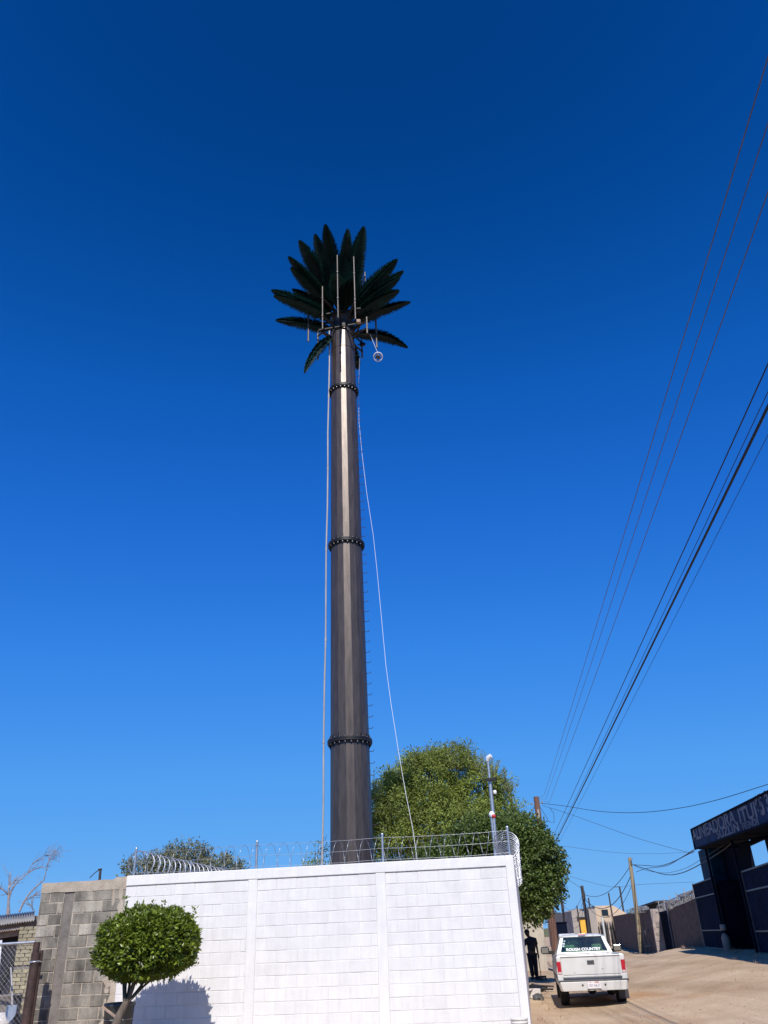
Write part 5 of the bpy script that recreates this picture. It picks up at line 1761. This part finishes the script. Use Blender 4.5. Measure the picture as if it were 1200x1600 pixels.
# small stacked blue-grey things: far ridge closing the lane
hr = MB()
for i in range(80):
    x = -500 + i * 16
    hr.add([(x, 620, -1), (x + 16.2, 620, -1), (x + 16.2, 630, 5 + 2.5 * mnoise.noise(((x + 16) * .03, 0, 0))), (x, 630, 5 + 2.5 * mnoise.noise((x * .03, 0, 0)))], [(0, 1, 2, 3)])
tag(hr.build('far_scrub', M_leafO), kind='stuff')

# picket fence with pointed boards
pfn = empty('picket_fence', (0, 0, 0), 0, 'dark weathered fence of tall pointed boards before the stone wall', 'fence')
rs = random.Random(8)
for (xa, xb) in ((942, 955), (957, 971)):
    a = at(xa, 1478, 99); b = at(xb, 1478, 99)
    q = MB()
    n = 7
    for k in range(n):
        x = lerp(a.x, b.x, (k + .5) / n); w = (b.x - a.x) / n * .88
        h = 2.75 + rs.uniform(-.25, .25); y = 99 + .05 * (k % 2)
        q.prism([(x - w / 2, y, .05), (x + w / 2, y, .05), (x + w / 2, y, h - .45), (x + rs.uniform(-.04, .04), y, h), (x - w / 2, y, h - .45)], (0, .06, 0))
    q.beam((a.x, 99.15, .6), (b.x, 99.15, .6), .08, .12); q.beam((a.x, 99.15, 1.9), (b.x, 99.15, 1.9), .08, .12)
    q.build('board_panel', M_timber, pfn)
p = at(943.5, 1450, 98.6)
q = MB(); q.tube([(p.x, 98.6, .0), (p.x, 98.6, 3.1)], .11, 10); q.build('post', M_carw, pfn)
p = at(959, 1450, 98.6)
q = MB(); q.tube([(p.x + .3, 98.6, .0), (p.x, 98.6, 3.0)], .09, 10); q.build('post', M_poleY, pfn)

# ------------------------------------------------------------------ brown block walls on the right side of the lane
FE = Vector((.17, 1, 0)).normalized()         # along the facade, away from the camera
FN = Vector((FE.y, -FE.x, 0))                 # into the plots
FANG = math.atan2(FE.y, FE.x)
def fpt(y, z, d=0.0):
    return Vector((line_x(y), y, z)) + FN * d
def fbox(mb, y0, y1, z0, z1, d0, d1, bev=0):
    a = fpt(y0, z0, d0); b = fpt(y1, z1, d1)
    c = (fpt((y0 + y1) / 2, (z0 + z1) / 2, (d0 + d1) / 2))
    s = (abs(y1 - y0) * math.sqrt(1 + .17 ** 2), abs(d1 - d0), abs(z1 - z0))
    if bev: mb.bevbox(c, s, bev, FANG)
    else: mb.box(c, s, FANG)
def fblocks(parent, y0, y1, z0, ztop0, ztop1, seed, nm='wall', D0=0.0):
    r = random.Random(seed)
    mb = MB()
    z = z0; row = 0
    while z < max(ztop0, ztop1):
        y = y0 - (.2 if row % 2 else 0)
        while y < y1:
            a, b = max(y0, y), min(y1, y + .4)
            zt = lerp(ztop0, ztop1, ((a + b) / 2 - y0) / (y1 - y0))
            if b - a > .03 and z < zt - .02:
                fbox(mb, a + .006, b - .006, z + .006, min(zt, z + .2) - .006, D0 + r.uniform(-.004, .004), D0 + .13)
            y += .4
        z += .2; row += 1
    o = mb.build(nm, M_brown, parent, fix=False)
    q = MB()
    q.prism([fpt(y0, z0, D0 + .012), fpt(y1, z0, D0 + .012), fpt(y1, ztop1 - .01, D0 + .012), fpt(y0, ztop0 - .01, D0 + .012)], FN * .11); q.build('mortar', M_brownm, o)
    return o
nw = empty('brown_wall', (0, 0, 0), 0, 'near brown block wall in shade beside the navy building', 'wall', 'brown block walls')
fblocks(nw, 42.4, 52.6, .1, 2.86, 2.60, 61)
fw = empty('brown_wall', (0, 0, 0), 0, 'far brown block wall in shade behind the pale utility pole', 'wall', 'brown block walls')
fblocks(fw, 58.6, 97.0, -.1, 2.80, 3.05, 62, D0=-.5)
q = MB(); fbox(q, 58.25, 58.6, -.1, 2.80, -.52, .3); q.build('wall_end', M_stoneg, fw)
q = MB(); fbox(q, 52.6, 53.1, -.1, 2.70, -.02, .3); q.build('wall_end', M_brownm, nw)
gt = empty('metal_gate', (0, 0, 0), 0, 'dark metal gate between the two brown walls', 'gate')
q = MB(); fbox(q, 53.1, 58.2, -.1, 2.60, .02, .08)
for k in range(9): fbox(q, 53.3 + k * .55, 53.34 + k * .55, .0, 2.58, -.01, .02)
q.build('panel', M_navyd, gt)
q = MB(); p = fpt(53.0, 0, -.10); q.tube([p + Vector((0, 0, .1)), p + Vector((0, 0, 3.0))], .055, 10); q.build('gate_post', M_rail, gt)
# white razor coil along both wall tops
for (ya, yb, za, zb, lb, sd) in ((43.0, 58.0, 3.03, 2.80, 'white razor coil on short posts above the near brown wall', 1.0), (60.5, 71.5, 2.85, 3.00, 'loose white razor coil hanging on the far brown wall by the pale pole', 5.0)):
    e = empty('razor_wire', (0, 0, 0), 0, lb, 'razor wire', 'razor wire on the brown walls')
    dd_ = .05 if sd == 1.0 else -.55
    a, b = fpt(ya, za, dd_), fpt(yb, zb, dd_)
    q = MB()
    ln = (b - a).length
    pts = helix(a, b - a, .20, .62, ln / .62, 0, 16, rng=sd)
    q.tube(pts, .011, 5); barbs(q, pts, .16, .035, .016)
    pts = helix(a + Vector((0, 0, .02)), b - a, .19, .83, ln / .83, 1.3, 16, rng=sd + 3)
    q.tube(pts, .009, 5)
    q.build('coil', M_razor, e, fix=False)
    if sd == 1.0:
        for k in range(6):
            p = lerp(a, b, k / 5); q = MB(); q.tube([p - Vector((0, 0, .42)), p + Vector((0, 0, .42))], .028, 8); q.build('post', M_razor, e)
# buildings behind the brown walls
rb = empty('tin_roof_building', (0, 0, 0), 0, 'dark low building with grey corrugated roof behind the near brown wall', 'building')
q = MB(); fbox(q, 44.5, 66, .2, 3.35, 3.0, 9.0); q.build('wall', M_brown, rb)
tin_sheet(fpt(44, 3.86, 2.4), fpt(66.5, 3.75, 2.4), fpt(66.5, 4.15, 9), fpt(44, 4.20, 9), 60, .03, 'roof', rb, M_tin)
q = MB(); q.prism([fpt(66.3, 3.3, 2.6), fpt(66.3, 3.70, 2.6), fpt(66.3, 4.05, 9), fpt(66.3, 3.3, 9)], FE * .1); q.prism([fpt(44.3, 3.3, 2.6), fpt(44.3, 3.80, 2.6), fpt(44.3, 4.1, 9), fpt(44.3, 3.3, 9)], FE * .1); fbox(q, 44.5, 66, 3.35, 3.66, 3.0, 3.1); q.build('gable', M_timber, rb)
sb = empty('low_shed', (0, 0, 0), 0, 'low dark flat roofed shed behind the far brown wall', 'building')
q = MB(); fbox(q, 74, 95, .2, 3.55, 2.0, 7.0); q.build('wall', M_timber, sb)
q = MB(); fbox(q, 73.5, 96, 3.55, 3.70, 1.6, 7.4); q.build('roof', M_roofd, sb)
# scrub behind the walls
o = Vector((at(994, 1420, 108).x, 108, 0))
crown_e = empty('far_tree', tuple(o), 0, 'small round tree top peeking over the low shed', 'tree')
crown('crown', M_leafF, crown_e, [(Vector((random.uniform(-1.2, 1.2), random.uniform(-1, 1), 3.2 + random.uniform(-.6, .35))), .5) for k in range(26)], 40, .20, .07, 71)
q = MB(); q.tube([(0, 0, 0), (.1, 0, 1.8), (0, 0, 2.9)], [.16, .13, .08], 8); q.build('trunk', M_bark, crown_e)
# metal stand in front of the far wall
ms = empty('metal_stand', tuple(gp(1021, 1489, 62.0)), FANG - math.pi / 2, 'small bare metal table frame standing before the far brown wall', 'stand')
q = MB()
for (x, y) in ((-.35, -.55), (.35, -.55), (-.35, .55), (.35, .55)): q.beam((x, y, 0), (x, y, 1.35), .045, .045)
for z in (1.35, .42):
    for a, b in (((-.35, -.55), (.35, -.55)), ((.35, -.55), (.35, .55)), ((.35, .55), (-.35, .55)), ((-.35, .55), (-.35, -.55))): q.beam((a[0], a[1], z), (b[0], b[1], z), .04, .04)
q.build('frame', M_plast, ms)
q = MB(); q.box((0, 0, .46), (.66, 1.06, .03)); q.build('shelf', M_galv, ms)
p = gp(1031, 1491, 61.0)
q = MB(); q.bevbox((p.x, p.y, p.z + .06), (.8, .5, .14), .03, .2); tag(q.build('kerb_slab', M_conc), 'pale concrete slab lying before the metal table frame', 'slab')

# ------------------------------------------------------------------ navy workshop with sign
nb = empty('navy_workshop', (0, 0, 0), 0, 'navy metal workshop with open bays and large lettered sign above', 'workshop')
GZ = .72
def fplane(px, py, d=0.0):
    """(y, z) where the view ray meets the facade plane moved d metres inwards"""
    r = ray(px, py)
    p0 = fpt(43, 0, d)
    s = (p0.x - .17 * p0.y) / (r.x - .17 * r.y)
    return r.y * s, EYE + r.z * s
# left gate leaf
g1 = MB()
yL, yR = 42.25, 36.7
zT = 3.44
fbox(g1, yR, yL, GZ + .05, zT, 0, .05)
for k in range(28):
    y = lerp(yR + .1, yL - .1, k / 27); fbox(g1, y - .03, y + .03, GZ + .08, zT - .03, -.022, .0)
gl = g1.build('gate_leaf', M_navy, nb)
q = MB()
for z in (GZ + .08, 1.48, 2.84, zT - .02): fbox(q, yR, yL, z - .022, z + .022, -.05, -.022)
for y in (yR, yL): fbox(q, y - .04, y + .04, GZ + .03, zT + .02, -.06, -.0)
q.build('gate_frame', M_rail, gl)
# return panel going back at the far end, teal upper column
q = MB(); fbox(q, yL - .02, yL + .03, GZ, zT, .06, 1.2); q.build('side_panel', M_navy, nb)
q = MB(); fbox(q, fplane(1110, 1350, .6)[0], fplane(1094, 1350, .6)[0], zT - .1, 4.9, .6, 1.19); q.build('corner_column', M_teal, nb)
# right gate leaf with rails
yA, yB = 31.1, 18.0
q = MB(); fbox(q, yB, yA, GZ - .2, 3.28, 0, .05)
for k in range(60):
    y = lerp(yB + .1, yA - .1, k / 59); fbox(q, y - .03, y + .03, GZ, 3.25, -.022, 0)
gr_ = q.build('gate_leaf', M_navy, nb)
q = MB()
for z in (1.42, 2.66, 3.28): fbox(q, yB, yA, z - .025, z + .025, -.05, -.022)
for y in (yA, 24.5): fbox(q, y - .04, y + .04, GZ - .1, 3.32, -.06, 0)
q.build('gate_frame', M_rail, gr_)
# posts carrying the sign
for (y, z1) in ((36.6, 4.6), (31.2, 4.6), (25.5, 4.6)):
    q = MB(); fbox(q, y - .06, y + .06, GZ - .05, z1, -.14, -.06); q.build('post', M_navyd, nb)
# dark bay: floor, back wall with opening, roof
dB = 1.2
q = MB()
(wy0, wz0) = fplane(1168, 1318, dB); (wy1, wz1) = fplane(1197, 1356, dB)
wyL, wyR = fplane(1169, 1335, dB)[0], fplane(1198, 1335, dB)[0]
wzT, wzB = fplane(1180, 1317, dB)[1], fplane(1185, 1354, dB)[1]
(sy0, sz0) = fplane(1149, 1309, dB); 
ztop = wzT + .62
fbox(q, wyL, 43.6, GZ - .1, ztop, dB, dB + .12)                    # left of the opening
fbox(q, 14.0, wyR, GZ - .1, ztop, dB, dB + .12)                    # right of it
fbox(q, wyR, wyL, GZ - .1, wzB, dB, dB + .12)                      # below
fbox(q, wyR, wyL, wzT, wzT + .16, dB, dB + .12)                    # above, leaving light slots
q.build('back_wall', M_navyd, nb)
q = MB()
for k in range(5):
    y = lerp(wyL + .02, wyR, k / 4); fbox(q, y - .12, y + .12, wzT + .16, ztop, dB + .02, dB + .10)
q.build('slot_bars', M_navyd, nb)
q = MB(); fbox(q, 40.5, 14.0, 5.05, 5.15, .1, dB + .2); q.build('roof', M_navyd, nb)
q = MB(); fbox(q, 14.0, 42.0, GZ - .6, GZ + .02, .1, 8.0); q.build('floor', M_darkconc, nb)
for y in (31.3, 36.5):
    q = MB(); fbox(q, y, y + .12, GZ, 3.3, .1, dB); q.build('bay_partition', M_navyd, nb)
# shutter slats and pipe column inside the open bay
q = MB()
for k in range(9): fbox(q, 31.5, 33.4, 1.5 + k * .14, 1.58 + k * .14, .9, .96)
q.build('shutter', M_navy, nb)
q = MB(); fbox(q, 31.5, 36.4, 2.55, 3.42, .98, 1.04); q.build('lintel_panel', M_navyd, nb)
q = MB(); p = fpt(34.2, GZ, .65); q.tube([p, p + Vector((0, 0, 1.65))], .16, 14); p = fpt(33.4, GZ, .75); q.tube([p, p + Vector((0, 0, 1.55))], .10, 12); q.build('cylinder_column', M_darkconc, nb)
q = MB(); p = fpt(35.9, GZ + .0, -.2)
q.lathe([(.13, 0), (.15, .02), (.15, .5), (.10, .6), (.04, .66)], tuple(p), 16); q.lathe([(.10, 0), (.12, .02), (.12, .2), (.05, .22)], (p.x, p.y, p.z + .75), 14)
o_ = q.build('jug_stack', M_conc); tag(o_, 'grey plastic jug stood against the workshop door post', 'jug')
# the sign: a long box standing out over the gates
sd_ = -.45
pts_t = [fplane(1081, 1296, sd_), fplane(1200, 1237, sd_)]
pts_b = [fplane(1086, 1327, sd_), fplane(1200, 1286, sd_)]
ys0 = pts_t[0][0]
ys1 = 16.5
def zt_s(y): return pts_t[0][1] + (pts_t[1][1] - pts_t[0][1]) * (y - pts_t[0][0]) / (pts_t[1][0] - pts_t[0][0])
def zb_s(y): return pts_b[0][1] + (pts_b[1][1] - pts_b[0][1]) * (y - pts_b[0][0]) / (pts_b[1][0] - pts_b[0][0])
q = MB()
q.prism([fpt(ys0, zb_s(ys0), sd_), fpt(ys1, zb_s(ys1), sd_), fpt(ys1, zt_s(ys1), sd_), fpt(ys0, zt_s(ys0), sd_)], FN * .35)
sg = q.build('sign_board', M_sign, nb)
q = MB()
for zf, h in ((zt_s, .0), (zb_s, -.0)):
    q.beam(fpt(ys0, zf(ys0), sd_ - .02), fpt(ys1, zf(ys1), sd_ - .02), .05, .06)
q.beam(fpt(ys0 + .02, zb_s(ys0) - .03, sd_ - .02), fpt(ys0 + .02, zt_s(ys0) + .03, sd_ - .02), .05, .06)
q.build('sign_edge', M_navyd, sg)
q = MB(); q.prism([fpt(ys0 - .1, zb_s(ys0 - .1) - .03, sd_ + .1), fpt(ys1, zb_s(ys1) - .03, sd_ + .1), fpt(ys1, zb_s(ys1) - .03, .6), fpt(ys0 - .1, zb_s(ys0 - .1) - .03, .6)], Vector((0, 0, .05)))
for k in range(8):
    y = lerp(ys0 - .5, ys1 + .5, k / 7); q.beam(fpt(y, zb_s(y) + .0, sd_ + .1), fpt(y, zb_s(y) - .02, 1.2), .06, .08)
q.build('canopy', M_navyd, nb)
def sign_text(body, y_start, y_end, u0, h, bold=.012):
    """letters from y_start (far) to y_end (near) at share u0 of the board height"""
    sz = 1.0
    w0 = text_width(body, sz)
    length = abs(y_start - y_end) * math.sqrt(1 + .17 ** 2)
    H_ = h / .70
    o = fpt(y_start, lerp(zb_s(y_start), zt_s(y_start), u0), sd_ - .006)
    e = fpt(y_end, lerp(zb_s(y_end), zt_s(y_end), u0), sd_ - .006)
    ex = (e - o).normalized(); ez = Vector((0, 0, 1)); en = ex.cross(ez).normalized()
    M4 = Matrix((ex, ez, en)).transposed().to_4x4(); M4.translation = o
    S = Matrix.Diagonal((length / w0, H_, 1, 1))
    text_mesh('sign_lettering', body, M_letter, sg, M4 @ S, 1.0, .006, 1.0, bold)
yy = lambda px, py: fplane(px, py, sd_)[0]
sign_text('ALINEADORA', yy(1085, 1315), yy(1151, 1282), .42, .46, .022)
sign_text('SUZLIN', yy(1122, 1310), yy(1156, 1298), .10, .27, .022)
sign_text('ITUJ', yy(1157, 1285), yy(1182, 1270), .36, .42, .022)
sign_text('65 3', yy(1186, 1278), yy(1206, 1266), .36, .52, .045)
sign_text('FRENOS', yy(1163, 1300), yy(1187, 1288), .06, .20, .022)
# small rafters, lamps and a hanging strip under the sign
q = MB(); q.prism([fpt(yy(1081, 1296) + .3, zb_s(40) + .02, sd_ + .02), fpt(yy(1081, 1296) + .3, zb_s(40) + .08, sd_ + .02), fpt(yy(1081, 1296) + .3, zb_s(40) + .08, 1.0), fpt(yy(1081, 1296) + .3, zb_s(40) + .02, 1.0)], FE * .08); q.build('bracket', M_rail, nb)
